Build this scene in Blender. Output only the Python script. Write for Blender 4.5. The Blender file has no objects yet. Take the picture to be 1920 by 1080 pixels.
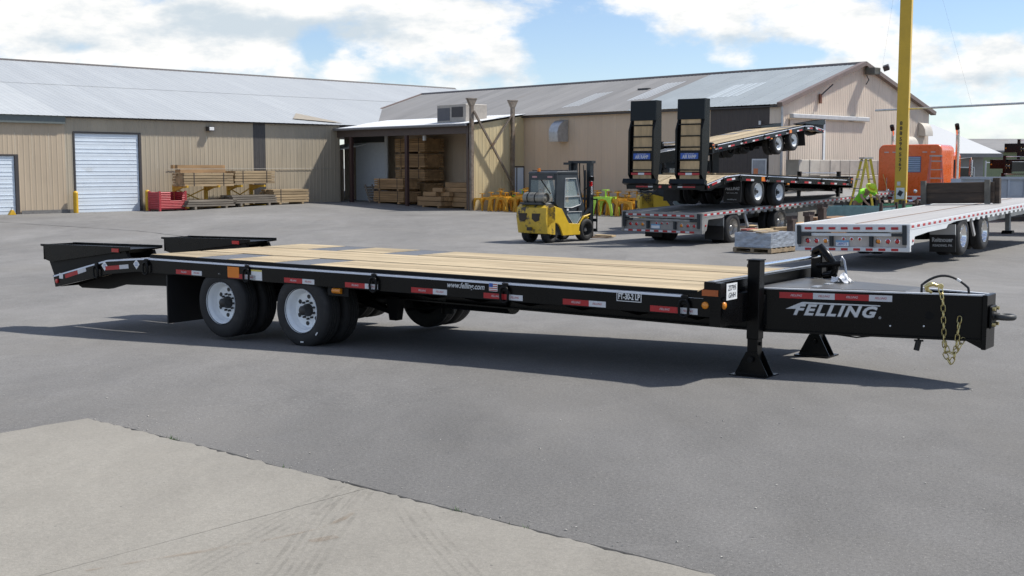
import bpy, bmesh, math, random
from mathutils import Vector, Matrix, Euler
random.seed(7)
scene = bpy.context.scene
COL = scene.collection
R = math.radians
PI = math.pi

# ------------------------------------------------------------------ camera
cam_d = bpy.data.cameras.new('camera'); cam = bpy.data.objects.new('camera', cam_d); COL.objects.link(cam)
cam.location = (0, 0, 1.80); cam.rotation_euler = (PI/2 - 0.0984, 0, 0)
cam_d.sensor_width = 36; cam_d.lens = 36*2283.8/1920; cam_d.clip_start = .1; cam_d.clip_end = 5000
scene.camera = cam

# ------------------------------------------------------------------ light and sky
SUN_EL = R(54); SUN_AZ = R(74)          # azimuth from +Y towards +X
sun_d = bpy.data.lights.new('sun', 'SUN'); sun = bpy.data.objects.new('sun', sun_d); COL.objects.link(sun)
sdir = Vector((math.sin(SUN_AZ)*math.cos(SUN_EL), math.cos(SUN_AZ)*math.cos(SUN_EL), math.sin(SUN_EL)))
sun.rotation_euler = (-sdir).to_track_quat('-Z', 'Y').to_euler()
sun.location = sdir*100
sun_d.energy = 5.0; sun_d.angle = R(2.4); sun_d.color = (1, .955, .88)

world = bpy.data.worlds.new('World'); scene.world = world; world.use_nodes = True
wt = world.node_tree; wt.nodes.clear()
def wn(t, **k):
    n = wt.nodes.new(t)
    for a, b in k.items(): setattr(n, a, b)
    return n
def wmath(op, a, b=None, c=None, clamp=False):
    n = wn('ShaderNodeMath', operation=op, use_clamp=clamp)
    for i, v in enumerate((a, b, c)):
        if v is None: continue
        if isinstance(v, (int, float)): n.inputs[i].default_value = v
        else: wt.links.new(v, n.inputs[i])
    return n.outputs[0]
sky = wn('ShaderNodeTexSky', sky_type='NISHITA'); sky.sun_disc = False
sky.sun_elevation = SUN_EL; sky.sun_rotation = SUN_AZ; sky.air_density = 1.0; sky.dust_density = .15; sky.ozone_density = 3.0; sky.altitude = 400
tc = wn('ShaderNodeTexCoord')
sep = wn('ShaderNodeSeparateXYZ'); wt.links.new(tc.outputs['Generated'], sep.inputs[0])
az = wmath('ARCTAN2', sep.outputs[0], sep.outputs[1]); el = sep.outputs[2]
def wnoise(scale, detail, rough, zs, off=(0, 0, 0), dist=0.):
    m = wn('ShaderNodeMapping'); m.inputs['Scale'].default_value = (1, 1, zs); m.inputs['Location'].default_value = off
    wt.links.new(tc.outputs['Generated'], m.inputs[0])
    n = wn('ShaderNodeTexNoise'); n.inputs['Scale'].default_value = scale; n.inputs['Detail'].default_value = detail
    n.inputs['Roughness'].default_value = rough; n.inputs['Distortion'].default_value = dist
    wt.links.new(m.outputs[0], n.inputs['Vector']); return n.outputs['Fac']
def blob(a0, e0, ra, re, w):
    x = wmath('MULTIPLY', wmath('SUBTRACT', az, a0), 1/ra); y = wmath('MULTIPLY', wmath('SUBTRACT', el, e0), 1/re)
    d = wmath('ADD', wmath('MULTIPLY', x, x), wmath('MULTIPLY', y, y))
    return wmath('MULTIPLY', wmath('EXPONENT', wmath('MULTIPLY', d, -1.0)), w)
def ang(u, v): return (math.atan((u-960)/2290.), (314-v)/2290.)
def blobs(lst):
    acc = None
    for u, v, ru, rv, w in lst:
        a0, e0 = ang(u, v); b = blob(a0, e0, ru/2290., rv/2290., w)
        acc = b if acc is None else wmath('ADD', acc, b)
    return acc
CL = [(150, 20, 330, 62, .40), (200, 75, 260, 36, .20), (720, 22, 330, 45, .38), (470, 112, 95, 30, .26), (330, 100, 120, 34, .26), (655, 128, 45, 26, .22),
      (880, 98, 140, 62, .30), (1400, 30, 210, 62, .32), (1620, 50, 110, 60, .26), (1365, 118, 60, 18, .20), (1830, 122, 130, 52, .27),
      (600, 100, 36, 40, -.36), (1095, 105, 95, 70, -.50), (1250, 128, 100, 26, -.28), (1800, 22, 120, 46, -.46), (160, 100, 140, 16, -.05), (1500, 110, 90, 14, -.30)]
GREY = [(560, 62, 230, 26, .9), (1330, 88, 190, 13, .55), (180, 95, 190, 24, .62), (900, 150, 150, 16, .4), (1840, 160, 120, 14, .4), (400, 40, 80, 26, .5)]
n1 = wnoise(7.5, 9, .56, 2.0, (.3, .1, .2), .3)
n2 = wnoise(24, 7, .6, 1.7, (1.3, .1, .6))
cov = wmath('ADD', wmath('ADD', wmath('MULTIPLY', wmath('SUBTRACT', n1, .5), 1.2), wmath('MULTIPLY', wmath('SUBTRACT', n2, .5), .75)), blobs(CL))
mr = wn('ShaderNodeMapRange', interpolation_type='SMOOTHSTEP'); mr.inputs[1].default_value = -.05; mr.inputs[2].default_value = .25
wt.links.new(cov, mr.inputs[0]); mask = mr.outputs[0]
n3 = wnoise(11, 6, .55, 3.2, (4.3, 2.1, .6))
n4 = wnoise(34, 6, .6, 2.2, (2.3, .1, 1.6))
gr = wmath('ADD', wmath('ADD', wmath('MULTIPLY', wmath('SUBTRACT', n3, .5), 2.2), wmath('MULTIPLY', wmath('SUBTRACT', n4, .5), 1.7)), blobs(GREY))
mg = wn('ShaderNodeMapRange', interpolation_type='SMOOTHSTEP'); mg.inputs[1].default_value = -.25; mg.inputs[2].default_value = .95
wt.links.new(gr, mg.inputs[0])
ccol = wn('ShaderNodeMix', data_type='RGBA'); ccol.inputs[6].default_value = (1.0, .985, .96, 1); ccol.inputs[7].default_value = (.60, .68, .745, 1)
wt.links.new(mg.outputs[0], ccol.inputs[0])
bg1 = wn('ShaderNodeBackground'); bg1.inputs[1].default_value = .118
tint = wn('ShaderNodeMix', data_type='RGBA', blend_type='MULTIPLY'); tint.inputs[0].default_value = 1; tint.inputs[7].default_value = (.93, .965, 1.06, 1)
sat = wn('ShaderNodeHueSaturation'); sat.inputs['Saturation'].default_value = .93
wt.links.new(sky.outputs[0], tint.inputs[6]); wt.links.new(tint.outputs[2], sat.inputs['Color']); wt.links.new(sat.outputs[0], bg1.inputs[0])
bg2 = wn('ShaderNodeBackground'); bg2.inputs[1].default_value = .96; wt.links.new(ccol.outputs[2], bg2.inputs[0])
mx = wn('ShaderNodeMixShader'); wt.links.new(mask, mx.inputs[0]); wt.links.new(bg1.outputs[0], mx.inputs[1]); wt.links.new(bg2.outputs[0], mx.inputs[2])
wo = wn('ShaderNodeOutputWorld'); wt.links.new(mx.outputs[0], wo.inputs[0])
scene.view_settings.view_transform = 'Standard'; scene.view_settings.look = 'None'
scene.view_settings.exposure = .17; scene.view_settings.gamma = 1; scene.view_settings.use_curve_mapping = False

# ------------------------------------------------------------------ helpers
class MB:
    """collects geometry, build() links it as one mesh object"""
    def __init__(s): s.v = []; s.f = []
    def add(s, vs, fs):
        o = len(s.v); s.v += [tuple(p) for p in vs]; s.f += [tuple(i+o for i in f) for f in fs]; return s
    def box(s, x0, x1, y0, y1, z0, z1):
        if x0 > x1: x0, x1 = x1, x0
        if y0 > y1: y0, y1 = y1, y0
        if z0 > z1: z0, z1 = z1, z0
        return s.add([(x0,y0,z0),(x1,y0,z0),(x1,y1,z0),(x0,y1,z0),(x0,y0,z1),(x1,y0,z1),(x1,y1,z1),(x0,y1,z1)],
                     [(3,2,1,0),(4,5,6,7),(0,1,5,4),(1,2,6,5),(2,3,7,6),(3,0,4,7)])
    def obox(s, c, size, rot):
        m = Euler(rot).to_matrix(); a, b, d = [x/2 for x in size]; c = Vector(c)
        vs = [c + m @ Vector(p) for p in [(-a,-b,-d),(a,-b,-d),(a,b,-d),(-a,b,-d),(-a,-b,d),(a,-b,d),(a,b,d),(-a,b,d)]]
        return s.add(vs, [(3,2,1,0),(4,5,6,7),(0,1,5,4),(1,2,6,5),(2,3,7,6),(3,0,4,7)])
    def bar(s, p0, p1, w, h, up=(0,0,1)):
        p0, p1 = Vector(p0), Vector(p1); d = (p1-p0).normalized(); u = Vector(up)
        if abs(d.dot(u)) > .98: u = Vector((1,0,0))
        a = d.cross(u).normalized()*(w/2); b = a.cross(d).normalized()*(h/2)
        vs = [p0-a-b,p0+a-b,p0+a+b,p0-a+b,p1-a-b,p1+a-b,p1+a+b,p1-a+b]
        return s.add(vs, [(0,1,2,3),(7,6,5,4),(4,5,1,0),(5,6,2,1),(6,7,3,2),(7,4,0,3)])
    def tube(s, pts, r, n=8, closed=False):
        pts = [Vector(p) for p in pts]; rs = r if isinstance(r, (list, tuple)) else [r]*len(pts); rings = []
        N = len(pts); prev = None
        for i, p in enumerate(pts):
            if closed: d = (pts[(i+1) % N]-pts[i-1]).normalized()
            else: d = (pts[min(i+1, N-1)]-pts[max(i-1, 0)]).normalized()
            if prev is None:
                u = Vector((0,0,1)) if abs(d.z) < .9 else Vector((1,0,0)); a = d.cross(u).normalized()
            else: a = (prev - d*prev.dot(d)).normalized()
            prev = a; b = d.cross(a)
            rings.append([p + (a*math.cos(2*PI*k/n)+b*math.sin(2*PI*k/n))*rs[i] for k in range(n)])
        vs = [q for g in rings for q in g]; fs = []
        for i in range(N if closed else N-1):
            j = (i+1) % N
            for k in range(n):
                k2 = (k+1) % n; fs.append((i*n+k, i*n+k2, j*n+k2, j*n+k))
        if not closed: fs += [tuple(range(n-1,-1,-1)), tuple((N-1)*n+k for k in range(n))]
        return s.add(vs, fs)
    def cyl(s, p0, p1, r, r1=None, n=16): return s.tube([p0, p1], [r, r if r1 is None else r1], n)
    def prism(s, poly, axis, a, b):
        f = {'x': lambda p, t: (t,p[0],p[1]), 'y': lambda p, t: (p[0],t,p[1]), 'z': lambda p, t: (p[0],p[1],t)}[axis]
        n = len(poly); vs = [f(p,a) for p in poly]+[f(p,b) for p in poly]
        fs = [tuple(range(n)), tuple(range(2*n-1,n-1,-1))]+[(i,(i+1)%n,n+(i+1)%n,n+i) for i in range(n)]
        return s.add(vs, fs)
    def lathe(s, prof, c, axis='y', n=32):
        c = Vector(c); vs = []; fs = []; m = len(prof)
        for k in range(n):
            t = 2*PI*k/n; ca, sa = math.cos(t), math.sin(t)
            for r, h in prof:
                vs.append(c+Vector({'y': (r*ca,h,r*sa), 'x': (h,r*ca,r*sa), 'z': (r*ca,r*sa,h)}[axis]))
        for k in range(n):
            k2 = (k+1) % n
            for i in range(m-1): fs.append((k*m+i, k*m+i+1, k2*m+i+1, k2*m+i))
        return s.add(vs, fs)
    def mesh(s, name, smooth=None):
        me = bpy.data.meshes.new(name); me.from_pydata(s.v, [], s.f); me.validate()
        bm = bmesh.new(); bm.from_mesh(me); bmesh.ops.recalc_face_normals(bm, faces=bm.faces); bm.to_mesh(me); bm.free()
        if smooth:
            for p in me.polygons: p.use_smooth = True
            me.set_sharp_from_angle(angle=R(smooth))
        return me
    def build(s, name, mat, parent=None, smooth=None, bevel=0, seg=1):
        return link(name, s.mesh(name, smooth), mat, parent, bevel, seg)
def link(name, me, mat, parent=None, bevel=0, seg=1, loc=None, rot=None):
    if mat is not None and not me.materials: me.materials.append(mat)
    o = bpy.data.objects.new(name, me); COL.objects.link(o)
    if parent: o.parent = parent
    if loc is not None: o.location = loc
    if rot is not None: o.rotation_euler = rot
    if bevel:
        b = o.modifiers.new('bevel', 'BEVEL'); b.width = bevel; b.segments = seg; b.limit_method = 'ANGLE'; b.angle_limit = R(40)
    return o
def tag(o, label, cat, group=None, kind=None):
    if label: o['label'] = label
    if cat: o['category'] = cat
    if group: o['group'] = group
    if kind: o['kind'] = kind
    return o
def thing(name, label, cat, loc=(0,0,0), rz=0, group=None, rot=None):
    o = bpy.data.objects.new(name, None); COL.objects.link(o); o.empty_display_size = .2
    o.location = loc; o.rotation_euler = rot if rot else (0,0,rz)
    return tag(o, label, cat, group)
def copy_tree(src, parent=None):
    c = src.copy(); COL.objects.link(c); c.parent = parent
    for ch in list(src.children): copy_tree(ch, c)
    return c
def S(a, b, x):
    t = min(1, max(0, (x-a)/(b-a))); return t*t*(3-2*t)
def G(x, y):
    a = .689*(x+18.84)+.725*(y-57.06); d = .725*(x+18.84)-.689*(y-57.06)
    return -.37*S(9, 23, y-.5*max(-6, min(6, x))) + .12*S(42, 54, y) + .2*S(2, 9, a)*S(10, 2, d)
_txt = {}
def text_mesh(body, size, shear=0., off=0., align='CENTER', sx=1., sp=1.):
    key = (body, size, shear, off, align, sx, sp)
    if key in _txt: return _txt[key]
    cu = bpy.data.curves.new('lettering', 'FONT'); cu.body = body; cu.size = size; cu.shear = shear; cu.offset = off
    cu.align_x = align; cu.align_y = 'CENTER'; cu.resolution_u = 3; cu.space_character = sp; cu.fill_mode = 'BOTH'; cu.extrude = .0006
    o = bpy.data.objects.new('lettering', cu); COL.objects.link(o)
    dg = bpy.context.evaluated_depsgraph_get(); dg.update()
    me = bpy.data.meshes.new_from_object(o.evaluated_get(dg))
    if sx != 1:
        for v in me.vertices: v.co.x *= sx
    bpy.data.objects.remove(o); bpy.data.curves.remove(cu)
    me.materials.clear(); me.name = 'lettering'; _txt[key] = me; return me
def text(body, size, mat, parent, loc, rot, name='lettering', **k):
    me = text_mesh(body, size, **k)
    if me.materials and me.materials[0] != mat: me = me.copy(); me.materials.clear()
    return link(name, me, mat, parent, loc=loc, rot=rot)
FRONT = (PI/2, 0, 0); BACK = (PI/2, 0, PI)      # lettering that faces -y / +y

# ------------------------------------------------------------------ materials
MATS = {}
def M(name, col, rough=.6, metal=0., var=.12, scale=6., rnd=.06, bump=0., bscale=60., coat=0., stretch=(1,1,1), spec=.5, dirt=None, dscale=3., dth=(.5,.7), detail=5.):
    if name in MATS: return MATS[name]
    m = bpy.data.materials.new(name); m.use_nodes = True; t = m.node_tree; b = t.nodes['Principled BSDF']
    b.inputs['Roughness'].default_value = rough; b.inputs['Metallic'].default_value = metal
    b.inputs['Coat Weight'].default_value = coat; b.inputs['Coat Roughness'].default_value = .12
    b.inputs['Specular IOR Level'].default_value = spec
    tcn = t.nodes.new('ShaderNodeTexCoord'); mp = t.nodes.new('ShaderNodeMapping'); mp.inputs['Scale'].default_value = stretch
    t.links.new(tcn.outputs['Object'], mp.inputs[0])
    oi = t.nodes.new('ShaderNodeObjectInfo')
    ad = t.nodes.new('ShaderNodeVectorMath'); ad.operation = 'MULTIPLY_ADD'; ad.inputs[1].default_value = (37, 51, 23)
    t.links.new(oi.outputs['Random'], ad.inputs[0]); t.links.new(mp.outputs[0], ad.inputs[2])
    ns = t.nodes.new('ShaderNodeTexNoise'); ns.inputs['Scale'].default_value = scale; ns.inputs['Detail'].default_value = detail; ns.inputs['Roughness'].default_value = .6
    t.links.new(ad.outputs[0], ns.inputs['Vector'])
    v = t.nodes.new('ShaderNodeMapRange'); v.inputs[1].default_value = .3; v.inputs[2].default_value = .7; v.inputs[3].default_value = 1-var; v.inputs[4].default_value = 1+var
    t.links.new(ns.outputs['Fac'], v.inputs[0])
    rr = t.nodes.new('ShaderNodeMapRange'); rr.inputs[3].default_value = 1-rnd; rr.inputs[4].default_value = 1+rnd; t.links.new(oi.outputs['Random'], rr.inputs[0])
    mu = t.nodes.new('ShaderNodeMath'); mu.operation = 'MULTIPLY'; t.links.new(v.outputs[0], mu.inputs[0]); t.links.new(rr.outputs[0], mu.inputs[1])
    vm = t.nodes.new('ShaderNodeVectorMath'); vm.operation = 'SCALE'; vm.inputs[0].default_value = col; t.links.new(mu.outputs[0], vm.inputs['Scale'])
    out = vm.outputs[0]
    if dirt:
        n2 = t.nodes.new('ShaderNodeTexNoise'); n2.inputs['Scale'].default_value = dscale; n2.inputs['Detail'].default_value = 7; n2.inputs['Roughness'].default_value = .65
        t.links.new(ad.outputs[0], n2.inputs['Vector'])
        mr2 = t.nodes.new('ShaderNodeMapRange'); mr2.inputs[1].default_value = dth[0]; mr2.inputs[2].default_value = dth[1]; t.links.new(n2.outputs['Fac'], mr2.inputs[0])
        mxx = t.nodes.new('ShaderNodeMix'); mxx.data_type = 'RGBA'; mxx.inputs[7].default_value = (*dirt, 1)
        t.links.new(mr2.outputs[0], mxx.inputs[0]); t.links.new(out, mxx.inputs[6]); out = mxx.outputs[2]
    t.links.new(out, b.inputs['Base Color'])
    rv = t.nodes.new('ShaderNodeMapRange'); rv.inputs[3].default_value = max(.02, rough-.08); rv.inputs[4].default_value = min(1, rough+.08)
    t.links.new(ns.outputs['Fac'], rv.inputs[0]); t.links.new(rv.outputs[0], b.inputs['Roughness'])
    if bump:
        nb = t.nodes.new('ShaderNodeTexNoise'); nb.inputs['Scale'].default_value = bscale; nb.inputs['Detail'].default_value = 4
        t.links.new(mp.outputs[0], nb.inputs['Vector'])
        bp = t.nodes.new('ShaderNodeBump'); bp.inputs['Strength'].default_value = bump; bp.inputs['Distance'].default_value = .02
        t.links.new(nb.outputs['Fac'], bp.inputs['Height']); t.links.new(bp.outputs[0], b.inputs['Normal'])
    MATS[name] = m; return m
black = M('black_paint', (.0035,.0035,.0038), .28, var=.25, scale=3, spec=.22)
black2 = M('black_steel', (.005,.005,.0054), .5, var=.3, scale=5, spec=.2)
rubber = M('tyre_rubber', (.018,.018,.019), .75, var=.25, scale=12, dirt=(.05,.048,.045), dscale=6, dth=(.55,.8))
flapm = M('mudflap_rubber', (.012,.012,.013), .6, var=.15)
white_rim = M('white_rim_paint', (.80,.84,.87), .35, var=.05)
hubm = M('hub_steel', (.02,.02,.02), .45, var=.3)
rail_glint = M('rail_highlight_white', (.75,.8,.9), .35, var=.05)  # painted sky highlight for the rail's top edge
tape_r = M('reflective_red', (.42,.015,.02), .35, var=.1)
tape_w = M('reflective_white', (.62,.63,.66), .35, var=.06)
amber = M('amber_lens', (.75,.25,.01), .2, var=.1, coat=.5)
orange_r = M('orange_reflector', (.72,.2,.01), .3, var=.08)
red_l = M('red_lens', (.5,.012,.012), .2, var=.1, coat=.5)
wood = M('deck_wood', (.385,.312,.205), .8, var=.38, scale=11, stretch=(.10,2.2,1), rnd=.22, bump=.2, bscale=30, dirt=(.24,.15,.075), dscale=5, dth=(.55,.78), spec=.2, detail=8.)
plate = M('tread_plate', (.15,.155,.165), .5, .3, var=.12, scale=4, bump=.5, bscale=90)
alu = M('aluminium', (.55,.55,.55), .42, .55, var=.1, scale=3)
alu_w = M('aluminium_white', (.66,.68,.69), .5, 0, spec=.4, var=.05, scale=2)
alu_l = M('aluminium_light', (.40,.39,.38), .6, .0, spec=.3, var=.06, scale=1.5, stretch=(.3,2,1))
alu_d = M('aluminium_dirty', (.27,.265,.255), .6, .1, var=.2, scale=3, stretch=(.3,2,1))
chrome = M('polished_metal', (.85,.86,.87), .12, 1., var=.03)
galv = M('galvanised', (.5,.52,.54), .4, .7, var=.15)
steelgrey = M('grey_steel', (.20,.21,.22), .55, .3, var=.2)
zinc = M('yellow_zinc', (.62,.52,.24), .3, .85, var=.2, scale=30)
paperw = M('white_paper', (.75,.76,.76), .7, var=.05)
ink = M('black_ink', (.02,.02,.025), .6, var=.1)
blue_s = M('blue_sign', (.03,.10,.42), .35, var=.08)
silver = M('silver_decal', (.55,.58,.62), .3, .3, var=.12, scale=14)
white_p = M('white_paint', (.72,.74,.75), .5, var=.06)
cloth = M('white_cloth', (.75,.76,.78), .8, var=.08)
blackhose = M('black_hose', (.015,.015,.016), .5, var=.1)
greenm = M('hivis_green', (.32,.85,.05), .75, var=.08)
lime = M('lime_paint', (.45,.75,.08), .5, var=.15)
# ------------------------------------------------------------------ ground
def surface_mat(name, base, lo, hi, speck, tint, far=(1., 1.), grain=1.):
    m = bpy.data.materials.new(name); m.use_nodes = True; t = m.node_tree; b = t.nodes['Principled BSDF']
    b.inputs['Specular IOR Level'].default_value = .25
    tcn = t.nodes.new('ShaderNodeTexCoord')
    def noise(sc, det, ro, st=(1,1,1), dist=0):
        mp = t.nodes.new('ShaderNodeMapping'); mp.inputs['Scale'].default_value = st; mp.inputs['Rotation'].default_value = (0,0,.5); t.links.new(tcn.outputs['Object'], mp.inputs[0])
        n = t.nodes.new('ShaderNodeTexNoise'); n.inputs['Scale'].default_value = sc; n.inputs['Detail'].default_value = det; n.inputs['Roughness'].default_value = ro; n.inputs['Distortion'].default_value = dist
        t.links.new(mp.outputs[0], n.inputs['Vector']); return n.outputs['Fac']
    def rng(x, a, c, d, e):
        r = t.nodes.new('ShaderNodeMapRange'); t.links.new(x, r.inputs[0])
        for i, q in enumerate((a, c, d, e)): r.inputs[i+1].default_value = q
        return r.outputs[0]
    def mul(x, y):
        n = t.nodes.new('ShaderNodeMath'); n.operation = 'MULTIPLY'; t.links.new(x, n.inputs[0]); t.links.new(y, n.inputs[1]); return n.outputs[0]
    def mix(f, a, c):
        n = t.nodes.new('ShaderNodeMix'); n.data_type = 'RGBA'; t.links.new(f, n.inputs[0])
        for s, q in ((6, a), (7, c)):
            if isinstance(q, tuple): n.inputs[s].default_value = (*q, 1)
            else: t.links.new(q, n.inputs[s])
        return n.outputs[2]
    sp = t.nodes.new('ShaderNodeSeparateXYZ'); t.links.new(tcn.outputs['Object'], sp.inputs[0])
    far_gain = rng(sp.outputs[1], 8, 17, far[0], far[1])        # base colour gets lighter further into the yard
    big = rng(noise(.22, 6, .6, (1,.45,1), .6), .3, .7, lo, hi)
    mid = rng(noise(1.6, 6, .65, (1,.5,1), .4), .3, .7, .90, 1.10)
    fine = rng(noise(45, 3, .7), .3, .7, 1-.22*grain, 1+.24*grain)
    vfine = rng(noise(150, 2, .7), .3, .7, 1-.26*grain, 1+.30*grain)
    f = mul(mul(mul(mul(big, mid), fine), vfine), far_gain)
    vm = t.nodes.new('ShaderNodeVectorMath'); vm.operation = 'SCALE'; vm.inputs[0].default_value = base; t.links.new(f, vm.inputs['Scale'])
    col = mix(rng(noise(.5, 5, .6, (1,.6,1)), .5, .75, 0, .5), vm.outputs[0], tint)
    col = mix(rng(noise(75, 1, .5), .69, .75, 0, speck), col, (.50,.48,.44))
    col = mix(rng(noise(30, 1, .5), .735, .78, 0, speck*.7), col, (.45,.43,.39))
    col = mix(rng(noise(19, 2, .5, (1,1,1)), .26, .22, 0, .55), col, (.05,.05,.05))
    col = mix(rng(noise(.35, 8, .7, (1,.3,1), 1.), .60, .76, 0, .32), col, tuple(x*.6 for x in base))
    col = mix(rng(noise(1.1, 9, .72, (1,.8,1), 2.), .62, .70, 0, .28), col, tuple(x*.5 for x in base))
    col = mix(rng(noise(.8, 9, .7, (.5,1,1), 1.5), .60, .72, 0, .30), col, tuple(min(1, x*1.45) for x in base))
    t.links.new(col, b.inputs['Base Color'])
    t.links.new(rng(noise(3, 4, .6), .3, .7, .78, .95), b.inputs['Roughness'])
    bp = t.nodes.new('ShaderNodeBump'); bp.inputs['Strength'].default_value = .35; bp.inputs['Distance'].default_value = .006
    t.links.new(noise(70, 4, .7), bp.inputs['Height']); t.links.new(bp.outputs[0], b.inputs['Normal'])
    return m
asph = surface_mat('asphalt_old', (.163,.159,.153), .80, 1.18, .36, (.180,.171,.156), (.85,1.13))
conc = surface_mat('concrete_old', (.246,.232,.203), .84, 1.12, .06, (.215,.202,.176), grain=.45)
xs = sorted(set([-1500,-700,-300,-150,-90]+[-60+4*i for i in range(12)]+[-14+.5*i for i in range(57)]+[15+4*i for i in range(12)]+[90,150,300,700,1500]))
ys = sorted(set([-300,-100,-40,-15,-6]+[-2+.5*i for i in range(120)]+[60+4*i for i in range(16)]+[150,250,500,900,1500,2500]))
mb = MB(); nx = len(xs)
mb.v = [(x, y, G(x, y)) for y in ys for x in xs]
mb.f = [(j*nx+i, j*nx+i+1, (j+1)*nx+i+1, (j+1)*nx+i) for j in range(len(ys)-1) for i in range(nx-1)]
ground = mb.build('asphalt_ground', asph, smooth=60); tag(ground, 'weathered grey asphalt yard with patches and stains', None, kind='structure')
# concrete apron in the foreground: slabs with recessed joints
e1 = Vector((.757,-.653)); e2 = Vector((-.653,-.757)); C0 = Vector((-3.05, 8.62))
ap = bpy.data.objects.new('concrete_apron', None); COL.objects.link(ap); tag(ap, 'pale concrete apron with a ragged edge in the foreground', None, kind='structure')
def ap_pt(a, b): p = C0+e1*a+e2*b; return (p.x, p.y)
rng1 = random.Random(3)
def edge(p, q, n, amp):
    return [tuple(Vector(p).lerp(Vector(q), i/n)+Vector((rng1.uniform(-amp,amp), rng1.uniform(-amp,amp)))*(0 if i in (0, n) else 1)) for i in range(n)]
sj = [0, 2.95, 6.4, 10.]
for i in range(3):
    for j, (b0, b1) in enumerate(((0, 4.6), (4.614, 9.5))):
        a0, a1 = sj[i]+(.003 if i else 0), sj[i+1]-.003
        poly = edge(ap_pt(a0,b0), ap_pt(a1,b0), 60 if j == 0 else 2, .016 if j == 0 else .002)+edge(ap_pt(a1,b0), ap_pt(a1,b1), 6, .002)
        poly += edge(ap_pt(a1,b1), ap_pt(a0,b1), 2, .002)+edge(ap_pt(a0,b1), ap_pt(a0,b0), 40 if i == 0 else 6, .012 if i == 0 else .002)
        m = MB(); n = len(poly); zz = .009
        m.v = [(p[0],p[1],zz) for p in poly]+[(p[0],p[1],-.03) for p in poly]
        m.f = [tuple(range(n))]+[(k,(k+1)%n,n+(k+1)%n,n+k) for k in range(n)]
        m.build('concrete_slab', conc, ap)
crackm = M('crack_filler', (.035,.034,.032), .9, var=.4, scale=20)
def strip(name, pts, w, mat, seed, z=.004, label=None, kind='structure', jit=.35, parent=None):
    rr = random.Random(seed); P = []
    for a, b in zip(pts[:-1], pts[1:]):
        n = max(2, int((Vector(b)-Vector(a)).length/.06) if w < .02 else int((Vector(b)-Vector(a)).length/.5))
        P += [Vector(a).lerp(Vector(b), i/n) for i in range(n)]
    P.append(Vector(pts[-1])); m = MB(); N = len(P)
    for i, p in enumerate(P):
        d = (P[min(i+1,N-1)]-P[max(i-1,0)]).normalized(); nn = Vector((-d.y,d.x)); c = p+nn*rr.uniform(-w,w)*jit; hw = w*.5*rr.uniform(.35,1.25)
        for s in (-1, 1): q = c+nn*hw*s; m.v.append((q.x,q.y,G(q.x,q.y)+z))
    m.f = [(2*i,2*i+1,2*i+3,2*i+2) for i in range(N-1)]
    o = m.build(name, mat, parent); 
    if not parent: tag(o, label, None, kind=kind)
    return o
b0 = -.012
strip('edge_crack', [ap_pt(-.01,b0), ap_pt(3.3,b0), ap_pt(6.,b0), ap_pt(10,b0)], .030, crackm, 1, .005, jit=.5, parent=ap)
strip('edge_crack', [ap_pt(-.012,-.01), ap_pt(-.012,6)], .012, crackm, 2, .005, parent=ap)
strip('pavement_crack', [(-23.5,50.2), (-16.5,45.), (-13,42.1), (-9.6,37.6), (-8.6,35.2)], .07, crackm, 5, .004, 'dark tar seam running across the asphalt before the doors')
strip('pavement_crack', [(-9,52), (4,54), (14,46)], .05, crackm, 6, .004, 'thin dark seam in the asphalt before the lumber shelter')
# tyre scuffs and rust stains on the slabs
def stain_mat(name, col, amt):
    m = bpy.data.materials.new(name); m.use_nodes = True; t = m.node_tree; b = t.nodes['Principled BSDF']; b.inputs['Base Color'].default_value = (*col,1); b.inputs['Roughness'].default_value = .95; b.inputs['Specular IOR Level'].default_value = .1
    c = t.nodes.new('ShaderNodeTexCoord'); n = t.nodes.new('ShaderNodeTexNoise'); n.inputs['Scale'].default_value = 7; n.inputs['Detail'].default_value = 8; n.inputs['Roughness'].default_value = .7; t.links.new(c.outputs['Object'], n.inputs['Vector'])
    r = t.nodes.new('ShaderNodeMapRange'); r.inputs[1].default_value = .40; r.inputs[2].default_value = .68; r.inputs[4].default_value = amt; t.links.new(n.outputs['Fac'], r.inputs[0]); t.links.new(r.outputs[0], b.inputs['Alpha']); return m
scuff = stain_mat('tyre_scuff', (.10,.094,.08), .15); rustst = stain_mat('rust_stain', (.26,.16,.08), .28)
for k in range(6): d = .045*k; strip('tyre_mark', [(-1.0+d,6.75-d*.6),(-1.05+d,6.1),(-1.10+d,5.1)], .026, scuff, 20+k, .0125, parent=ap)
for k in range(4): d = .05*k; strip('tyre_mark', [(-.98+d,6.75),(-1.25+d,6.0),(-1.60+d,5.0)], .022, scuff, 30+k, .0125, parent=ap)
for k in range(4): d = .05*k; strip('tyre_mark', [(-.62+d,6.3),(-.45+d,5.7),(-.20+d,5.0)], .02, scuff, 40+k, .0125, parent=ap)
strip('rust_streak', [(-1.9,5.28),(-1.35,5.62),(-.95,5.92),(-.8,6.25)], .035, rustst, 50, .0125, parent=ap); strip('rust_streak', [(-.98,5.72),(-.86,5.80)], .06, rustst, 51, .0128, parent=ap)
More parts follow.
